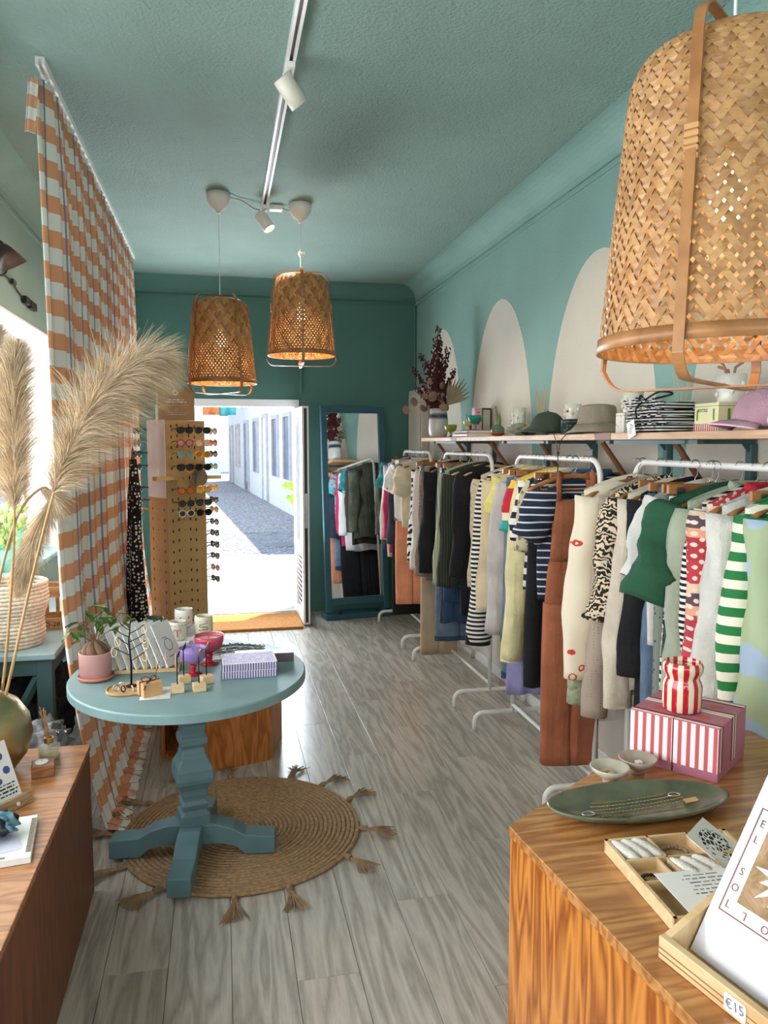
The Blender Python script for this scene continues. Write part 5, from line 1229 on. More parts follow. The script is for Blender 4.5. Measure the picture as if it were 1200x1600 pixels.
def spot(label, y, aim, p):
    r = thing('track_spotlight', label, 'spotlight', (.285, y, ZC - .032), 0, 'white spotlights on the ceiling track')
    obj('adapter', bb(-.016, .016, -.055, .055, -.022, -.0005), WHITE, r, bevel=.003)
    obj('stem', tube([(0, 0, -.022), (0, 0, -.07)], .006, 8), WHITE, r)
    a = Vector(aim).normalized(); q = a.to_track_quat('-Z', 'Y').to_euler()
    hd = obj('spot_head', lathe([(.034, .055), (.0375, .05), (.0375, -.06), (.034, -.06), (.033, -.045), (.0, -.04)], 28, cap=False), plain('cream_spot', (228, 222, 208), .4), r, loc=(0, 0, -.085), rot=q, smooth=True)
    obj('back_cap', lathe([(.0345, .0552), (.0345, .0556)], 24), plain('cream_spot', (228, 222, 208)), hd)
    obj('lamp_face', lathe([(.030, -.053), (.030, -.051)], 24), emit('spot_face', (255, 240, 214), 9), hd)
    l = light('spot_beam', 'SPOT', (0, 0, -.063), (0, 0, 0), p, (1, .9, .74), .03, spot=R_(75)); l.parent = hd
spot('white cylinder spotlight on the ceiling track aimed at the clothes', 3.08, (.75, .35, -.85), 30)
spot('white cylinder spotlight at the far end of the ceiling track', 4.86, (.5, -.25, -.8), 18)

# ------------------------------------------------------------------ right counter
CZ = .85
PINE = wood('amber_pine_face', (148, 76, 22), (214, 138, 60), sc=(5.5, 5.5, .65), ring=11, rough=.3, coat=.4, fine=.2)
PINET = wood('amber_pine_top', (156, 96, 42), (200, 142, 82), sc=(.8, 7, 5), rot=(0, 0, R_(20)), ring=9, rough=.28, coat=.4, fine=.2)
kc = thing('wooden_counter', 'angular amber pine counter at the lower right covered with jewellery', 'counter', (0, 0, 0))
poly = [(.54, 1.367), (.60, .72), (.66, .1), (1.33, .1), (1.345, 1.735), (1.19, 1.822)]
obj('counter_body', prism([(x + (.004 if x < 1 else -.004), y) for x, y in poly][::-1], 0, CZ - .02), PINE, kc)
obj('counter_top', prism(poly[::-1], CZ - .02, CZ), PINET, kc, bevel=.0015)
C0 = CZ + .0008
# striped gift boxes (two, side by side) and candle
RS = stripes('red_white_stripe', 'X', .0195, [(0, (238, 234, 236)), (.55, (204, 92, 94))], rough=.45)
MAU = plain('mauve_card', (184, 112, 132), .5, var=.04); CRD = plain('cream_line', (236, 226, 208), .5); DRD = plain('maroon_line', (120, 36, 48), .5)
ux = Vector((1.062 - .936, 1.443 - 1.607, 0)).normalized(); ang = math.atan2(ux.y, ux.x)
def sbox(label, off):
    r = thing('striped_box', label, 'gift box', Vector((.936, 1.607, C0)) + ux * off, ang, 'striped gift boxes on the counter')
    w, d, h = .1, .2, .124
    obj('base', bb(.001, w - .001, .001, d - .001, 0, .02), MAU, r)
    obj('box_body', bb(0, w, 0, d, .02, h), MAU, r, bevel=.0008)
    obj('front_print', bb(.001, w - .001, -.0008, 0, .021, h - .002), RS, r)
    for y in (.004, .088, .1, .182): obj('cream_band', join(bb(.0, w, y, y + .006, h - .0001, h + .0007)), CRD, r)
    for y in (.013, .108, .171): obj('maroon_band', bb(.0, w, y, y + .007, h - .0001, h + .0007), DRD, r)
    for y in (.05, .142):
        V = [(.05 + (.017 if k % 2 == 0 else .009) * math.cos(k * PI / 9), y + (.017 if k % 2 == 0 else .009) * math.sin(k * PI / 9), h + .0006) for k in range(18)]
        obj('sunburst', (V + [(a, b, c - .0006) for a, b, c in V], [tuple(range(18)), tuple(range(35, 17, -1))] + [(i, (i + 1) % 18, 18 + (i + 1) % 18, 18 + i) for i in range(18)]), plain('terracotta_print', (196, 84, 66), .5), r)
    for s in ((w,) if off > .05 else ()):
        for y in (.012, .1, .114): obj('side_band', bb(s - .0001, s + .0007, y, y + .006, .021, h), CRD, r)
        for y in (.021, .09, .108): obj('side_band', bb(s - .0001, s + .0007, y, y + .005, .021, h), DRD, r)
    return r
sbox('red and white striped gift box with mauve top, the left of the pair', 0); sbox('red and white striped gift box with mauve top, the right of the pair', .1015)
CH_ = C0 + .1255
cn = thing('striped_candle', 'glossy red and cream striped ceramic candle on the gift boxes', 'candle', (1.049, 1.575, CH_))
t = NT('red_cream_glaze'); xyz = t.n('SeparateXYZ', i0=t.co()); an = t.math('ARCTAN2', xyz.outputs[1], xyz.outputs[0])
sw_ = t.math('GREATER_THAN', t.math('FRACT', t.math('ADD', t.math('MULTIPLY', an, 11 / (2 * PI)), 20.2)), .5)
GLZ = t.out(t.mix(sw_, (236, 222, 196), (196, 30, 40)), .12, Coat_Weight=.6)
obj('pot', lathe([(.036, 0), (.043, .004), (.0445, .02), (.0445, .06), (.041, .072), (.0375, .079), (.041, .087), (.0455, .096), (.0455, .108), (.042, .115), (.039, .1155), (.0385, .105), (.0385, .09)], 48), GLZ, cn, smooth=True)
w = obj('wax', lathe([(.0385, .088), (.0385, .092)], 32), plain('cream_wax', (232, 222, 196)), cn); obj('wick', tube([(0, 0, .092), (.002, 0, .104)], .0012, 5), BLACK, w)
# bowls
def bowl(label, loc, c, sc):
    r = thing('ceramic_bowl', label, 'bowl', loc, 0, 'small footed ceramic bowls')
    obj('bowl_body', lathe([(.017, 0), (.018, .008), (.022, .012), (.042, .028), (.05, .042), (.0475, .043), (.039, .03), (.02, .017), (.002, .015)], 40), plain('bowl_%d_%d_%d' % c, c, .35, var=.06, scale=30), r, smooth=True); r.scale = (sc,) * 3
    return r
bowl('pale grey footed bowl with gold bits, the front one on the counter', (.830, 1.505, C0), (196, 188, 172), .86)
bowl('pinkish grey footed bowl with a white charm inside', (.916, 1.536, C0), (176, 160, 146), .86)
random.seed(6)
for k in range(7):
    o = obj('shell_bit', sphere(.006, 8, 6, (1.3, .9, .35), (.830 + random.uniform(-.012, .012), 1.505 + random.uniform(-.012, .012), C0 + .0215 + .002 * (k % 3))), plain('shell_gold', (216, 196, 158), .4, .3), smooth=True); tag(o, 'small pale gold charm lying in the front grey bowl', 'charm', 'charms in the front bowl')
o = obj('bead_charm', box(.918, 1.534, C0 + .024, .014, .014, .009), CARD, bevel=.002, rot=(0, 0, 0)); tag(o, 'white square charm lying in the pinkish bowl', 'charm')
# oval dish with necklaces
ds = thing('oval_dish', 'long dark green oval ceramic dish with necklaces laid inside', 'dish', (.822, 1.368, C0), R_(-1))
GR = plain('moss_glaze', (92, 96, 76), .18, var=.22, scale=14)
obj('dish_body', loft([[(a * math.cos(q), b * math.sin(q), z) for q in [2 * PI * i / 56 for i in range(56)]] for a, b, z in ((.12, .04, 0), (.15, .055, .002), (.185, .075, .016), (.197, .083, .027), (.192, .079, .028), (.175, .068, .017), (.14, .05, .009), (.02, .01, .008))]), GR, ds, smooth=True)
for k in range(5):
    c = [(196, 152, 60), (176, 176, 170), (206, 166, 80), (190, 190, 186), (200, 160, 70)][k]
    P = smoothpath([(-.13 + .01 * k, -.03 + .014 * k, .0125), (-.05, -.026 + .013 * k, .0105), (.04, -.02 + .013 * k, .0105), (.13 - .012 * k, -.01 + .011 * k, .013)], 10)
    V, F = [], []
    for q in P[::1]:
        g = sphere(.0017, 6, 4, (1.3, 1, .8), q); n = len(V); V += g[0]; F += [tuple(a + n for a in f) for f in g[1]]
    V2, F2 = tube(P, .0007, 4); n = len(V); V += V2; F += [tuple(a + n for a in f) for f in F2]
    nk = thing('necklace', ['thin gold chain necklace, frontmost in the oval dish', 'silver chain with an oval pendant in the green dish', 'gold chain in the middle of the oval dish', 'silver chain with a small leaf charm in the oval dish', 'gold chain at the back of the oval dish'][k], 'necklace', (.822, 1.368, C0), 0, 'necklaces in the oval dish')
    obj('chain', (V, F), plain('chain_%d' % k, c, .25, .9), nk, smooth=True)
    if k in (1, 3): obj('pendant', xf(ring(.009, .002, 18, 6), P[0 if k == 1 else -1] + Vector((0, 0, .002)), (0, 0, 0), (1.4, .9, .8)), plain('silver', (200, 200, 200), .2, 1.0), nk, smooth=True)
kt = obj('kraft_tag', box(0, 0, .0006, .026, .02, .0012), KR, loc=(.935, 1.36, C0 + .0155), rot=(R_(-6), R_(-12), R_(-15))); tag(kt, 'small kraft paper tag lying at the right end of the green dish', 'tag')
# divided tray
dx_ = Vector((.668 - .678, 1.03 - 1.259, 0)); TYA = math.atan2(dx_.y, dx_.x) + PI / 2
dt = thing('divided_tray', 'divided pale wooden tray filled with linen rolls and beads', 'tray', (.676, 1.238, C0), TYA)
def dw(x0, x1, y0, y1): return bb(x0, x1, y0, y1, .003, .024)
LW, LD = .24, .24
obj('tray_floor', bb(0, LW, -LD, 0, 0, .003), PW, dt)
obj('tray_rim', join(dw(0, LW, -.006, 0), dw(0, LW, -LD, -LD + .006), dw(0, .006, -LD, 0), dw(LW - .006, LW, -LD, 0)), PW, dt)
obj('divider', join(dw(.004, LW, -.075, -.071), dw(.08, .084, -.14, 0), dw(.16, .164, -.14, 0), dw(.004, LW, -.142, -.138), dw(.062, .066, -.138, -.075)), PW, dt)
LIN = fabric('white_linen_roll', (228, 222, 212), .9)
MT = Matrix.Translation((.676, 1.238, C0)) @ Matrix.Rotation(TYA, 4, 'Z')
def roll(k, x, y, a, lab):
    P = [(-.034, 0, 0), (-.032, 0, 0), (-.02, 0, .001), (0, 0, .002), (.02, 0, .001), (.032, 0, 0), (.034, 0, 0)]
    o = obj('linen_roll', tube(P, [.003, .009, .0115, .012, .0115, .009, .003], 12), LIN, loc=MT @ Vector((x, y, .0155)), rot=(0, 0, TYA + a), smooth=True); tag(o, lab, 'linen roll', 'rolled linen pouches in the tray')
for k, (x, y, a, l) in enumerate(((.022, -.038, -1.3, 'leftmost white linen roll at the back of the divided tray'), (.044, -.036, -1.25, 'second white linen roll at the back of the divided tray'), (.066, -.034, -1.2, 'third white linen roll at the back beside a pearl'),
                                (.098, -.108, -1.2, 'white linen roll in the front middle compartment, left'), (.122, -.106, -1.15, 'white linen roll in the front middle compartment, centre'), (.146, -.104, -1.1, 'white linen roll in the front middle compartment, right'))): roll(k, x, y, a, l)
def beads(label, c, x, y, n, R0, br, cat='bracelet', z=.008):
    V, F = [], []; r = thing('bead_bracelet', label, cat, MT @ Vector((x, y, z)), TYA, 'bead bracelets in the tray')
    m = plain('bead_%d_%d_%d' % c, c, .25)
    first = None
    for k in range(n):
        p = (R0 * math.cos(2 * PI * k / n), R0 * .8 * math.sin(2 * PI * k / n), 0)
        if first is None: first = o = obj('bead', sphere(br, 10, 6), m, r, p, smooth=True)
        else: o = first.copy(); COL.objects.link(o); o.location = p
beads('dark bead bracelet in the small front compartment of the tray', (40, 38, 34), .034, -.108, 16, .015, .0032)
beads('brown bead bracelet at the back of the divided tray', (150, 122, 92), .118, -.036, 20, .024, .0045)
beads('brown bead bracelet at the back right of the tray', (140, 112, 84), .2, -.04, 20, .026, .0045)
beads('tan bead bracelet in the right compartment of the tray', (156, 130, 100), .2, -.105, 18, .022, .0042)
beads('cream pearl bracelet lying in front of the print crate', (226, 206, 178), .2, -.165, 16, .02, .005)
pc = thing('pattern_card', 'white square card with a black cut-out leaf medallion', 'card', MT @ Vector((.185, -.06, .03)), TYA + R_(12), None, (R_(28), 0, TYA + R_(40)))
obj('card', box(0, 0, 0, .088, .088, .0012), CARD, pc)
t = NT('medallion'); vd = t.n('TexVoronoi', iVector=t.co(), iScale=105.0, feature='DISTANCE_TO_EDGE').outputs['Distance']
obj('medallion', lathe([(.033, .0007), (.033, .0011)], 32), t.out(t.ramp(vd, [(0, (240, 240, 238)), (.12, (24, 24, 28))], 'CONSTANT'), .6), pc)
nc = thing('note_card', 'white care card with script lying in the divided tray', 'card', MT @ Vector((.095, -.178, .0255)), TYA)
obj('card', box(0, 0, 0, .13, .11, .001), CARD, nc)
script_lines(nc, .08, .08, 8, (.01, .005, .0006), (0, 0, PI), plain('grey_pen', (120, 120, 128), .7), 6, .35)
# crate of prints
cA = Vector((.612, .955, C0)); dirc = Vector((.04, -.174, 0)).normalized(); cang = math.atan2(dirc.y, dirc.x)
pcx = thing('print_crate', 'plywood crate holding sleeved art prints at the lower right', 'crate', cA, cang)
PLY = wood('birch_ply', (206, 168, 118), (228, 196, 150), sc=(2, 8, 8), ring=4)
# local x runs along the front edge towards the camera; local y runs into the counter
obj('front_board', bb(0, .46, 0, .012, 0, .034), PLY, pcx, bevel=.0015)
obj('ply_edge', join(*[bb(.0, .46, -.0006, .0, .008 + k * .008, .010 + k * .008) for k in range(2)]), plain('ply_lines', (150, 112, 70), .7), pcx)
obj('side_board', loft([[(0, .012, 0), (0, .3, 0), (0, .3, .15), (0, .012, .034)], [(.012, .012, 0), (.012, .3, 0), (.012, .3, .15), (.012, .012, .034)]]), PLY, pcx)
obj('side_board', bb(.448, .46, .012, .3, 0, .034), PLY, pcx)
obj('crate_floor', bb(.012, .448, .012, .3, 0, .006), PLY, pcx)
obj('back_board', bb(.012, .448, .29, .3, .006, .17), PLY, pcx)
ps = obj('price_sticker', prism([(x, y) for x, y in rrect(.034, .024, .004)], 0, .0006), CARD, pcx, loc=(.135, -.0008, .017), rot=(R_(90), 0, 0))
text('lettering', '€15', .018, plain('grey_pen', (120, 120, 128), .7), ps, (0, 0, .001), (0, 0, R_(8)))
FILM = NT('clear_sleeve_print').out((206, 206, 212), .2, 0.0, Coat_Weight=.5); MATS['sleeve'] = FILM
MC = Matrix.Translation(cA) @ Matrix.Rotation(cang, 4, 'Z')
INKR = plain('brown_red_ink', (130, 84, 76), .6)
for k in range(4):
    o = thing('art_print', ['white sleeved art print of a smiling sun, front of the crate', 'white sleeved art print just behind the sun print', 'third white sleeved print in the crate', 'backmost white sleeved print standing in the crate'][k], 'print', MC @ Vector((.016, .047 + k * .03, .008)), 0, 'sleeved prints in the crate', (R_(-32 + 2 * k), 0, cang))
    h = (.30, .303, .31, .36)[k]
    obj('sheet', bb(0, .4, -.0015, .0015, 0, h), FILM, o, bevel=.0006)
    if k == 0:
        x0, x1, z0, z1 = .014, .178, .072, .232; q = -.0018
        obj('border_line', join(bb(x0, x1, q, q + .0005, z0, z0 + .0022), bb(x0, x1, q, q + .0005, z1 - .0016, z1), bb(x0, x0 + .0022, q, q + .0005, z0, z1), bb(x1 - .0016, x1, q, q + .0005, z0, z1)), INKR, o)
        t = NT('brown_print'); obj('picture_ground', bb(x0 + .022, x1 - .022, q, q + .0004, z0 + .022, z1 - .022), t.out(t.ramp(t.noise(22, 5, .7, None, 2.0), [(.3, (112, 78, 42)), (.5, (150, 116, 66)), (.65, (176, 140, 110))]), .5), o)
        cx, cz = (x0 + x1) / 2, (z0 + z1) / 2
        V = [(cx + (.056 if i % 4 == 0 else .045 if i % 4 == 2 else .028) * math.cos(i * PI / 16), q - .0004, cz + (.056 if i % 4 == 0 else .045 if i % 4 == 2 else .028) * math.sin(i * PI / 16)) for i in range(32)]
        V2 = [(a, b + .0003, c) for a, b, c in V]
        obj('sun_rays', (V + V2, [tuple(range(31, -1, -1))] + [(i, (i + 1) % 32, 32 + (i + 1) % 32, 32 + i) for i in range(32)]), CARD, o)
        fr = lambda r_, n=28: [(cx + r_ * math.cos(2 * PI * i / n), q - .0007, cz + r_ * math.sin(2 * PI * i / n)) for i in range(n + 1)]
        obj('sun_face', join(tube(fr(.029), .0007, 4), tube([(cx - .016, q - .0007, cz + .009), (cx - .01, q - .0007, cz + .006), (cx - .004, q - .0007, cz + .009)], .0009, 4), tube([(cx + .004, q - .0007, cz + .009), (cx + .01, q - .0007, cz + .006), (cx + .016, q - .0007, cz + .009)], .0009, 4), tube([(cx, q - .0007, cz + .006), (cx - .004, q - .0007, cz - .004), (cx + .002, q - .0007, cz - .005)], .0007, 4), tube([(cx - .011, q - .0007, cz - .010), (cx, q - .0007, cz - .015), (cx + .011, q - .0007, cz - .010)], .0014, 4)), INKR, o)
        for i, chh in enumerate('EL SOL'):
            if chh != ' ': text('lettering', chh, .016, INKR, o, (x0 + .011, q - .0002, z1 - .022 - i * .025), (R_(90), 0, 0), extrude=.0002)
        for i, chh in enumerate('LOS'): text('lettering', chh, .016, INKR, o, (x0 + .04 + i * .034, q - .0002, z0 + .011), (R_(90), R_(180), 0), extrude=.0002)
        for i, chh in enumerate('IL SOL'): 
            if chh != ' ': text('lettering', chh, .016, INKR, o, (x0 + .045 + i * .028, q - .0002, z1 - .011), (R_(90), 0, 0), extrude=.0002)
pe = obj('phone_stand', xf(lathe([(.03, 0), (.034, .01), (.034, .05), (.026, .065)], 20), (1.235, 1.45, C0)), plain('dark_green_glass', (22, 54, 40), .15), smooth=True); tag(pe, 'dark green glass jar at the right behind the prints', 'jar')

# ------------------------------------------------------------------ things on the wall shelf
S0 = SZ + .027
def sx(y, d=.16): return (XR - .315 + d, y, S0)
va = thing('ceramic_vase', 'grey white ceramic vase with a dark blue band on the shelf', 'vase', (XR - .22, 5.66, S0))
t = NT('banded_glaze'); f = t.ramp(t.math('ADD', t.math('DIVIDE', t.axis('Z'), .22), t.math('MULTIPLY', t.noise(30, 2), .04)), [(0, (214, 210, 204)), (.62, (206, 204, 200)), (.72, (40, 52, 66)), (.8, (60, 76, 90)), (.9, (200, 202, 200))])
obj('vase_body', lathe([(.052, 0), (.066, .008), (.075, .06), (.073, .14), (.065, .2), (.064, .22), (.058, .22), (.058, .2)], 36), t.out(f, .25), va, smooth=True)
bq = thing('dried_bouquet', 'dried bouquet of dark red amaranth, eucalyptus and a palm leaf', 'dried flowers', (XR - .22, 5.66, S0 + .18))
AM = plain('amaranth', (74, 24, 26), .9, var=.3, scale=50); EU = plain('dry_eucalyptus', (150, 120, 100), .7, var=.15, scale=8); PLM = plain('dry_palm', (152, 140, 112), .7, var=.15)
random.seed(21)
for k, (dx, dy, h) in enumerate(((-.03, .02, .46), (.0, .02, .64), (-.10, .05, .44), (.05, -.03, .48), (-.15, .06, .34), (.09, -.05, .32), (.02, .03, .56), (-.13, .02, .18), (-.03, -.03, .54), (.02, -.04, .4), (-.05, .03, .38))):
    P = smoothpath([(0, 0, -.1), (dx * .4, dy * .4, h * .4), (dx * 1.2, dy * 1.2, h)], 9)
    s = obj('flower_stem', tube(P, .002, 5), plain('dry_stem', (90, 60, 40), .8), bq)
    V, F = [], []
    for i, p in enumerate(P[5:]):
        for j in range(9):
            g = sphere(.011 * (1.15 - i / len(P)), 5, 4, (1, 1, 1.3), p + Vector((random.uniform(-1, 1), random.uniform(-1, 1), random.uniform(-1, 1))) * .019); n = len(V); V += g[0]; F += [tuple(a + n for a in q) for q in g[1]]
    obj('flower_spike', (V, F), AM, s)['kind'] = 'stuff'
for k in range(26):
    a = random.uniform(0, 6.28); rr = random.uniform(.04, .14); p = Vector((rr * math.cos(a) - .03, rr * .5 * math.sin(a) - .02, random.uniform(.04, .25)))
    obj('round_leaf', xf(lathe([(.034, 0), (.022, .003), (.002, .004)], 12), p, (random.uniform(.6, 2.2), random.uniform(-.6, .6), random.uniform(-1.2, 1.2)), (1, .85, 1)), EU, bq)
obj('twig', tube(smoothpath([(0, 0, .02), (-.1, .03, .09), (-.24, .05, .05)]), .0016, 5), EU, bq)
for p in ((-.24, .05, .03), (-.18, .04, .09)): obj('round_leaf', xf(lathe([(.034, 0), (.02, .003)], 14), p, (R_(80), 0, .4)), EU, bq)
for k in range(9):
    a = R_(18 + k * 9)
    base = Vector((.05, -.06, .06)); d = Vector((math.cos(a) * .8, -.25, math.sin(a))).normalized(); sd = Vector((math.sin(a), .2, -math.cos(a))).normalized(); L = .24 - .012 * abs(k - 4)
    V = [base, base + d * L * .55 + sd * .013, base + d * L, base + d * L * .55 - sd * .013]; V2 = [v + Vector((.0, .004, .001)) for v in V]
    obj('palm_blade', (V + V2, [(0, 1, 2, 3), (7, 6, 5, 4), (0, 4, 5, 1), (1, 5, 6, 2), (2, 6, 7, 3), (3, 7, 4, 0)]), PLM, bq)
obj('palm_stalk', tube([(0, 0, -.08), (.02, -.03, .02), (.05, -.06, .06)], .003, 5), PLM, bq)
# goblets, books, diffuser
goblet('olive green footed glass candle beside the vase on the shelf', (XR - .24, 5.27, S0), ('olive', (150, 160, 60)), ('olive', (150, 160, 60)), (176, 176, 84), .8, 'footed glass candles on the shelf')
def book(label, loc, sx_, sy_, sz_, c, rot=0.0, spine=None):
    r = thing('book', label, 'book', loc, rot, 'books on the wall shelf')
    obj('pages', box(.003, 0, sz_ / 2, sx_ - .008, sy_ - .006, sz_ - .006), plain('page_edges', (230, 222, 206), .8), r)
    m = plain('cover_%d_%d_%d' % c, c, .5)
    obj('cover', join(box(0, 0, .0015, sx_, sy_, .003), box(0, 0, sz_ - .0015, sx_, sy_, .003), box(-sx_ / 2 + .0015, 0, sz_ / 2, .003, sy_, sz_)), m, r)
book('lower flat pale book under the teal glass candle', (XR - .21, 4.85, S0), .19, .3, .022, (214, 196, 180)); book('upper flat book with dark spine under the teal glass candle', (XR - .21, 4.84, S0 + .0225), .18, .27, .02, (150, 110, 96))
goblet('teal green footed glass candle standing on the books', (XR - .24, 4.735, S0 + .044), ('teal', (40, 140, 124)), ('smoke', (120, 130, 120)), (52, 150, 132), .82, 'footed glass candles on the shelf')
goblet('pale yellow footed glass candle standing on the books', (XR - .22, 4.94, S0 + .044), ('lemon', (226, 216, 150)), ('lemon', (226, 216, 150)), (232, 222, 160), .62, 'footed glass candles on the shelf')
def upright(label, loc, w, d, h, c, mat=None, print_=None, cat='box', name='carton'):
    r = thing(name, label, cat, loc, 0, 'cartons on the wall shelf')
    obj('box_body', bb(-w / 2, w / 2, -d / 2, d / 2, 0, h), mat or plain('carton_%d_%d_%d' % c, c, .55), r, bevel=.001)
    obj('lid_edge', bb(-w / 2 - .0006, w / 2 + .0006, -d / 2 - .0006, d / 2 + .0006, h - .012, h - .010), plain('carton_lid_line', vary(c, .75), .6), r)  # darker line around the carton just below its top
    return r
b = upright('pink and green upright patterned box behind the glass candles', (XR - .07, 5.10, S0), .12, .06, .2, (216, 176, 186)); obj('green_panel', bb(.0, .052, -.0306, -.03, .006, .19), plain('pale_green_panel', (186, 190, 170), .6), b); obj('frame_strip', join(bb(-.008, .0, -.0312, -.03, 0, .2), bb(.052, .06, -.0312, -.03, 0, .2), bb(-.008, .06, -.0312, -.03, .19, .2)), plain('dark_maroon', (70, 30, 34), .5), b); script_lines(b, .03, .1, 5, (-.033, -.0306, .13), (R_(90), 0, 0), plain('red_ink', (196, 70, 80), .6), 8)
def reeds(label, loc, c, rc, n=7, h=.2):
    r = thing('reed_diffuser', label, 'diffuser', loc, 0, 'reed diffusers on the shelf')
    obj('bottle', lathe([(.026, 0), (.03, .004), (.03, .05), (.012, .064), (.012, .078), (.010, .078), (.010, .062)], 22), clear('dglass_%d_%d_%d' % c, c, .05, .5), r, smooth=True)
    obj('collar', lathe([(.013, .066), (.0145, .067), (.0145, .082), (.011, .082)], 16), plain('maroon_collar', (90, 30, 36), .4), r)
    for k in range(n): a = k * 2.4; obj('reed', tube([(0, 0, .01), (.006 * math.cos(a), .006 * math.sin(a), .08), (.035 * math.cos(a), .04 * math.sin(a), h)], .0015, 5), plain('reed_%d_%d_%d' % rc, rc, .7), r)
reeds('small diffuser with dark and blue reeds behind the lemon candle', (XR - .075, 5.33, S0 + .0005), (150, 150, 110), (60, 70, 90), 6, .17)
reeds('reed diffuser with natural reeds behind the folded cap', (XR - .07, 4.09, S0), (150, 120, 110), (206, 170, 120), 9, .26)
reeds('reed diffuser with thick natural reeds behind the striped pouches', (XR - .06, 2.74, S0), (190, 180, 150), (214, 178, 122), 5, .24)
gc = thing('glass_planter', 'round green and amber glass pot with a small cactus', 'plant pot', (XR - .21, 4.40, S0))
obj('glass_pot', sphere(.042, 20, 12, (1, 1, .85), (0, 0, .036)), clear('green_amber_glass', (96, 120, 96), .05, .8), gc, smooth=True); obj('amber_base', sphere(.043, 20, 12, (1, 1, .42), (0, 0, .0185)), clear('amber_glass', (150, 84, 40), .05, .85), gc, smooth=True)
for P in ([(0, 0, .06), (-.004, .004, .12), (-.006, .03, .18)], [(.004, -.01, .06), (.004, -.018, .1), (.004, -.014, .14)], [(0, .01, .06), (0, .014, .11)]): obj('cactus_stem', tube(smoothpath(P, 4), [.01, .011, .012, .011, .010, .009, .007, .005, .003][:len(smoothpath(P, 4))], 8), plain('cactus', (104, 120, 66), .6), gc, smooth=True)
CUPM = plain('white_relief_ceramic', (222, 216, 204), .22, var=.05, bump=.35, bscale=45, dist=.006)
def cup(label, loc, r0, h):
    r = thing('ceramic_cup', label, 'cup', loc, 0, 'white textured ceramic cups on the shelf')
    obj('cup_body', lathe([(r0 * .8, 0), (r0 * .84, .004), (r0, h), (r0 * .94, h), (r0 * .78, .01), (.002, .008)], 28), CUPM, r, smooth=True)
    obj('relief', join(*[xf(sphere(.008, 8, 5, (1, 1, 1.4)), ((r0 * .93) * math.cos(a), (r0 * .93) * math.sin(a), h * z_)) for a, z_ in ((3.6, .6), (4.2, .4), (3.0, .3), (5.0, .65), (2.5, .6))]), CUPM, r, smooth=True)
    return r
upright('pale blue small carton under a white cup beside the sage cap', (XR - .08, 4.40, S0), .08, .09, .07, (196, 208, 214))
cup('white textured ceramic cup on the pale blue carton', (XR - .08, 4.40, S0 + .0705), .048, .1)
b = upright('dark patterned small carton behind the bucket hat', (XR - .15, 3.52, S0), .08, .09, .075, (44, 62, 70), spots('dark_floral', (36, 52, 60), (96, 130, 120), 60, .3))
c_ = cup('white textured cup with a red dot on the dark carton', (XR - .15, 3.52, S0 + .0755), .042, .075); obj('red_dot', sphere(.007, 10, 6, (1, 1, 1), (-.036, -.018, .04)), plain('red_glaze', (176, 40, 40), .2), c_, smooth=True)
upright('white flower patterned carton beside the striped pouches', (XR - .17, 2.95, S0), .08, .07, .085, (226, 222, 214), spots('floral_card', (228, 224, 214), (170, 160, 140), 50, .2))
cup('white textured ceramic cup on the flower patterned carton', (XR - .16, 2.94, S0 + .0855), .044, .085)
b = upright('pale yellow illustrated game box on the shelf', (XR - .16, 2.33, S0 + .0245), .15, .13, .07, (232, 226, 176)); text('lettering', 'BOTTLE', .016, plain('dark_ink', (50, 52, 60)), b, (-.0757, .02, .045), (R_(90), 0, R_(-90)))
[obj('bottle_print', g, plain('green_print', (110, 136, 70), .6), b) for g in (bb(-.0758, -.075, -.045, -.037, .012, .05), bb(-.0758, -.075, .045, .053, .012, .045), bb(-.04, -.03, -.0656, -.065, .012, .05), bb(.02, .028, -.0656, -.065, .012, .048))]
rsb = obj('striped_carton', box(XR - .16, 2.33, S0 + .0118, .152, .132, .0235), stripes('thin_red_stripe', 'Y', .012, [(0, (196, 50, 56)), (.5, (236, 226, 214))], rough=.5)); tag(rsb, 'flat red striped carton under the yellow game box', 'box')
cq = cup('white textured cup holding twigs on the yellow game box', (XR - .16, 2.31, S0 + .095), .05, .095)
tw_ = obj('dried_twigs', join(*[tube(P, .005, 6) for P in ([(0, 0, .02), (.01, .03, .1), (.0, .07, .115)], [(0, 0, .02), (0, -.02, .105), (.0, -.06, .12)], [(0, 0, .02), (-.02, .01, .11), (-.03, .03, .14)])]), plain('twig_brown', (160, 112, 78), .7), loc=(XR - .16, 2.31, S0 + .106)); tag(tw_, 'brown twigs lying in the white cup on the game box', 'twigs')
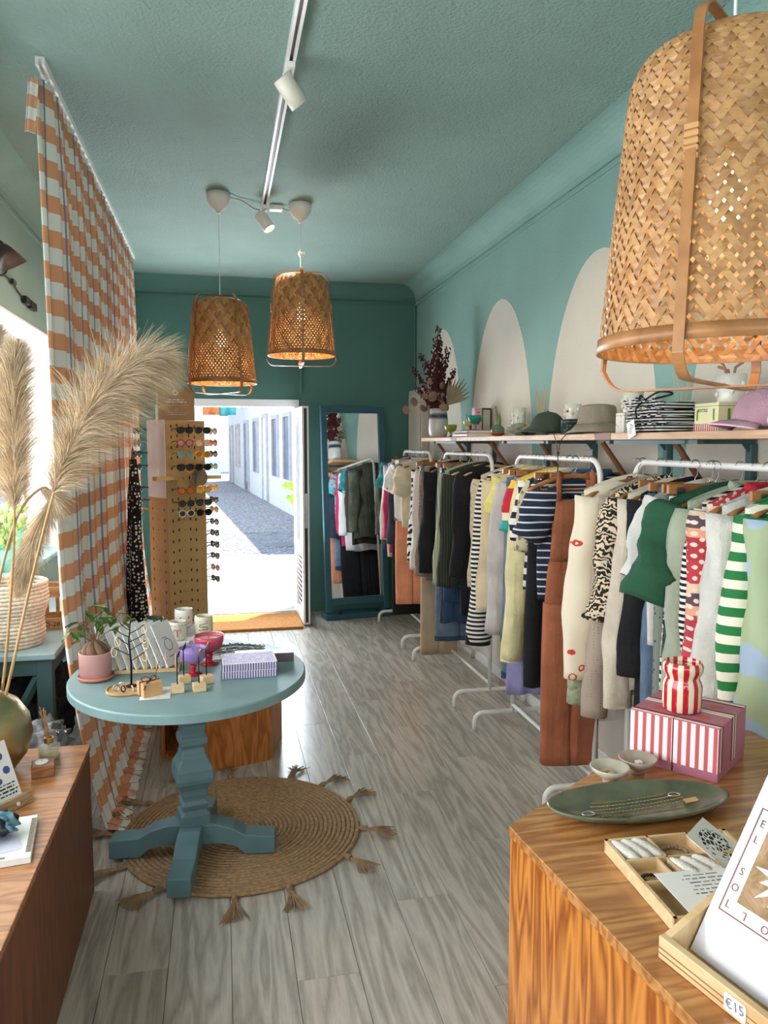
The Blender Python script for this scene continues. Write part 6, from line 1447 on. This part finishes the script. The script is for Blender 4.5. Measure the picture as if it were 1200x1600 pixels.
# hats
def cap(label, loc, c, rot, sc=1.0, peak=True, name='baseball_cap'):
    r = thing(name, label, 'cap', loc, rot, 'caps on the shelf'); m = fabric('cap_%d_%d_%d' % c, c, .85)
    cr_ = [(.088, 0), (.09, .02), (.085, .05), (.07, .08), (.045, .1), (.015, .108), (.002, .109)]
    thick(obj('crown', xf(lathe(cr_, 32, cap=False), (0, 0, 0), (0, 0, 0), (1.05, .92, 1)), m, r, smooth=True), .003)
    obj('top_button', sphere(.007, 10, 6, (1, 1, .6), (0, 0, .111)), m, r, smooth=True)
    thick(obj('peak', grid(16, 6, lambda u, v: ((.085 + .072 * v * math.sin(PI * (.12 + .76 * u)) ** .7) * math.cos((u - .5) * 2.0) * 1.02, (.083 + .018 * v) * math.sin((u - .5) * 2.0) * 1.0, .004 + .016 * (1 - ((u - .5) * 2) ** 2) - .012 * v * v)), m, r, smooth=True), .004)
    obj('peak_trim', tube([((.085 + .072 * math.sin(PI * (.12 + .76 * u)) ** .7) * math.cos((u - .5) * 2.0) * 1.02, .101 * math.sin((u - .5) * 2.0), -.008 + .016 * (1 - ((u - .5) * 2) ** 2)) for u in [i / 16 for i in range(17)]], .0028, 6), plain('trim_%d' % c[0], vary(c, 1.35), .8), r, smooth=True)
    r.scale = (sc,) * 3
    return r
cap('dark green cap with a pale edged peak on the shelf', (XR - .2, 3.70, S0 + .010), (58, 68, 58), R_(195))
h_ = heap('soft_cap', 'crumpled sage green cap lying against the dark green cap', 'cap', (XR - .205, 4.00, S0), .07, .15, .034, fabric('sage_cap', (136, 138, 118)), 52, .16, 48)
bh = thing('bucket_hat', 'taupe grey cotton bucket hat on the shelf', 'hat', (XR - .17, 3.22, S0))
BH = fabric('taupe_cotton', (150, 138, 122), .85)
thick(obj('crown', lathe([(.092, .045), (.088, .06), (.078, .12), (.07, .128), (.04, .133), (.002, .135)], 36, cap=False), BH, bh, smooth=True)); thick(obj('brim', loft([[((r + .004 * math.sin(a * 3)) * math.cos(a), (r + .004 * math.sin(a * 3)) * math.sin(a), z + .004 * math.sin(a * 2)) for a in [2 * PI * i / 36 for i in range(36)]] for r, z in ((.092, .046), (.115, .022), (.14, .006))], cap=False), BH, bh, smooth=True), .003)
obj('seam_band', xf(ring(.0925, .002, 36, 5), (0, 0, .047)), BH, bh, smooth=True)
obj('eyelet', join(*[xf(ring(.0035, .001, 10, 4), (-.084 * math.cos(a), -.084 * math.sin(a), .085), (0, R_(90), a)) for a in (.3, .6)]), METAL, bh)
cap('dusty pink cap with a pale edged peak at the right end of the shelf', (XR - .21, 2.06, S0 + .010), (190, 146, 160), R_(165), 1.08)
# striped pouches: three stacked with bow and tag
ST = hs('pouch_stripe', (30, 30, 36), (232, 228, 222), .011, .55)
for k in range(4):
    pg = thing('striped_pouch', ['lowest black and white striped drawstring pouch in the stack', 'second black and white striped drawstring pouch in the stack', 'third black and white striped drawstring pouch in the stack', 'top black and white striped pouch with a frilled opening'][k], 'pouch', (XR - .20, 2.64, S0 + k * .028), R_((-6, 5, -4, 8)[k]), 'striped drawstring pouches on the shelf')
    def pf(z0): return [(x * (1 + .02 * math.sin(8 * i)), y, z0 + .007 * math.sin(i * 1.1 + k * 2) + (.03 * max(0, y / .1) * max(0, -x / .08) if k == 3 else 0)) for i, (x, y) in enumerate(rrect(.17, .23 - .02 * k, .03, 5))]
    obj('pouch_body', loft([[(a * .95, b, c) for a, b, c in pf(.004)], pf(.010), pf(.02), [(a * .95, b * .97, c) for a, b, c in pf(.026)]]), ST, pg, smooth=True)
    thick(obj('frill', grid(26, 4, lambda u, v: (-.085 - .018 * v + .006 * math.sin(u * 20 + k), -.105 + .21 * u, .014 + (.016 + .012 * math.sin(u * 24 + k)) * v)), ST, pg, smooth=True), .003)
bw = obj('bow_cord', join(*[tube(smoothpath(P, 5), .004, 6) for P in ([(-.09, 0, .12), (-.05, -.03, .15), (-.03, -.08, .14), (-.08, -.03, .122)], [(-.09, 0, .12), (-.07, .05, .14), (-.09, .03, .12)], [(-.09, 0, .12), (-.112, .02, .09), (-.116, .01, .05)])]), fabric('black_cord', (24, 24, 28)), pg, smooth=True); bw.location = (0, 0, -.084)
st_ = thing('swing_tag', 'white paper swing tag hanging from the striped pouches', 'tag', (XR - .319, 2.66, S0 + .012), 0)
obj('card', box(-.004, 0, 0, .0012, .055, .062), CARD, st_, rot=(R_(-18), 0, 0)); script_lines(st_, .03, .04, 5, (-.0052, 0, 0), (R_(90), R_(18), R_(-90)), plain('dark_ink', (50, 52, 60), .7), 9, .4)
wd = obj('cotton_ball', sphere(.028, 16, 10), plain('white_wool', (238, 236, 232), .9, bump=.5, bscale=200), loc=(XR - .28, 1.93, S0 + .0275), smooth=True); tag(wd, 'small white wool ball at the right end of the shelf', 'ornament')
sp2 = heap('folded_scarf', 'small navy striped cloth behind the pink cap', 'cloth', (XR - .06, 2.14, S0), .045, .06, .05, hs('navy_cloth_stripe', (30, 36, 60), (220, 216, 210), .012), 77, .15, 36)
# black cord hanging from the shelf with the tee's security loop
hc = obj('hanging_cord', join(tube(smoothpath([(XR - .32, 3.36, S0 + .002), (XR - .328, 3.30, S0 - .06), (XR - .33, 3.28, S0 - .2), (XR - .33, 3.27, S0 - .32)]), .0022, 6), tube(smoothpath([(XR - .32, 3.22, S0 + .002), (XR - .328, 3.275, S0 - .05), (XR - .332, 3.285, S0 - .2), (XR - .332, 3.29, S0 - .34)]), .0022, 6), xf(ring(.006, .003, 10, 5), (XR - .33, 3.285, S0 - .085))), BLACK, smooth=True); tag(hc, 'thin doubled black cord hanging from the shelf edge over the third rack', 'cord')
# socket on the wall low behind the second rack
so_ = thing('wall_socket', 'white round wall socket low behind the clothes racks', 'socket', (XR, 4.28, .42)); obj('plate', xf(lathe([(.04, 0), (.04, .008), (.036, .01)], 24), (-.0015, 0, 0), (0, R_(-90), 0)), WHITE, so_); obj('inset', xf(lathe([(.02, .010), (.02, .0105)], 20), (-.0015, 0, 0), (0, R_(-90), 0)), plain('socket_inset', (200, 198, 194), .5), so_)  # inset disc slightly greyer than the plate
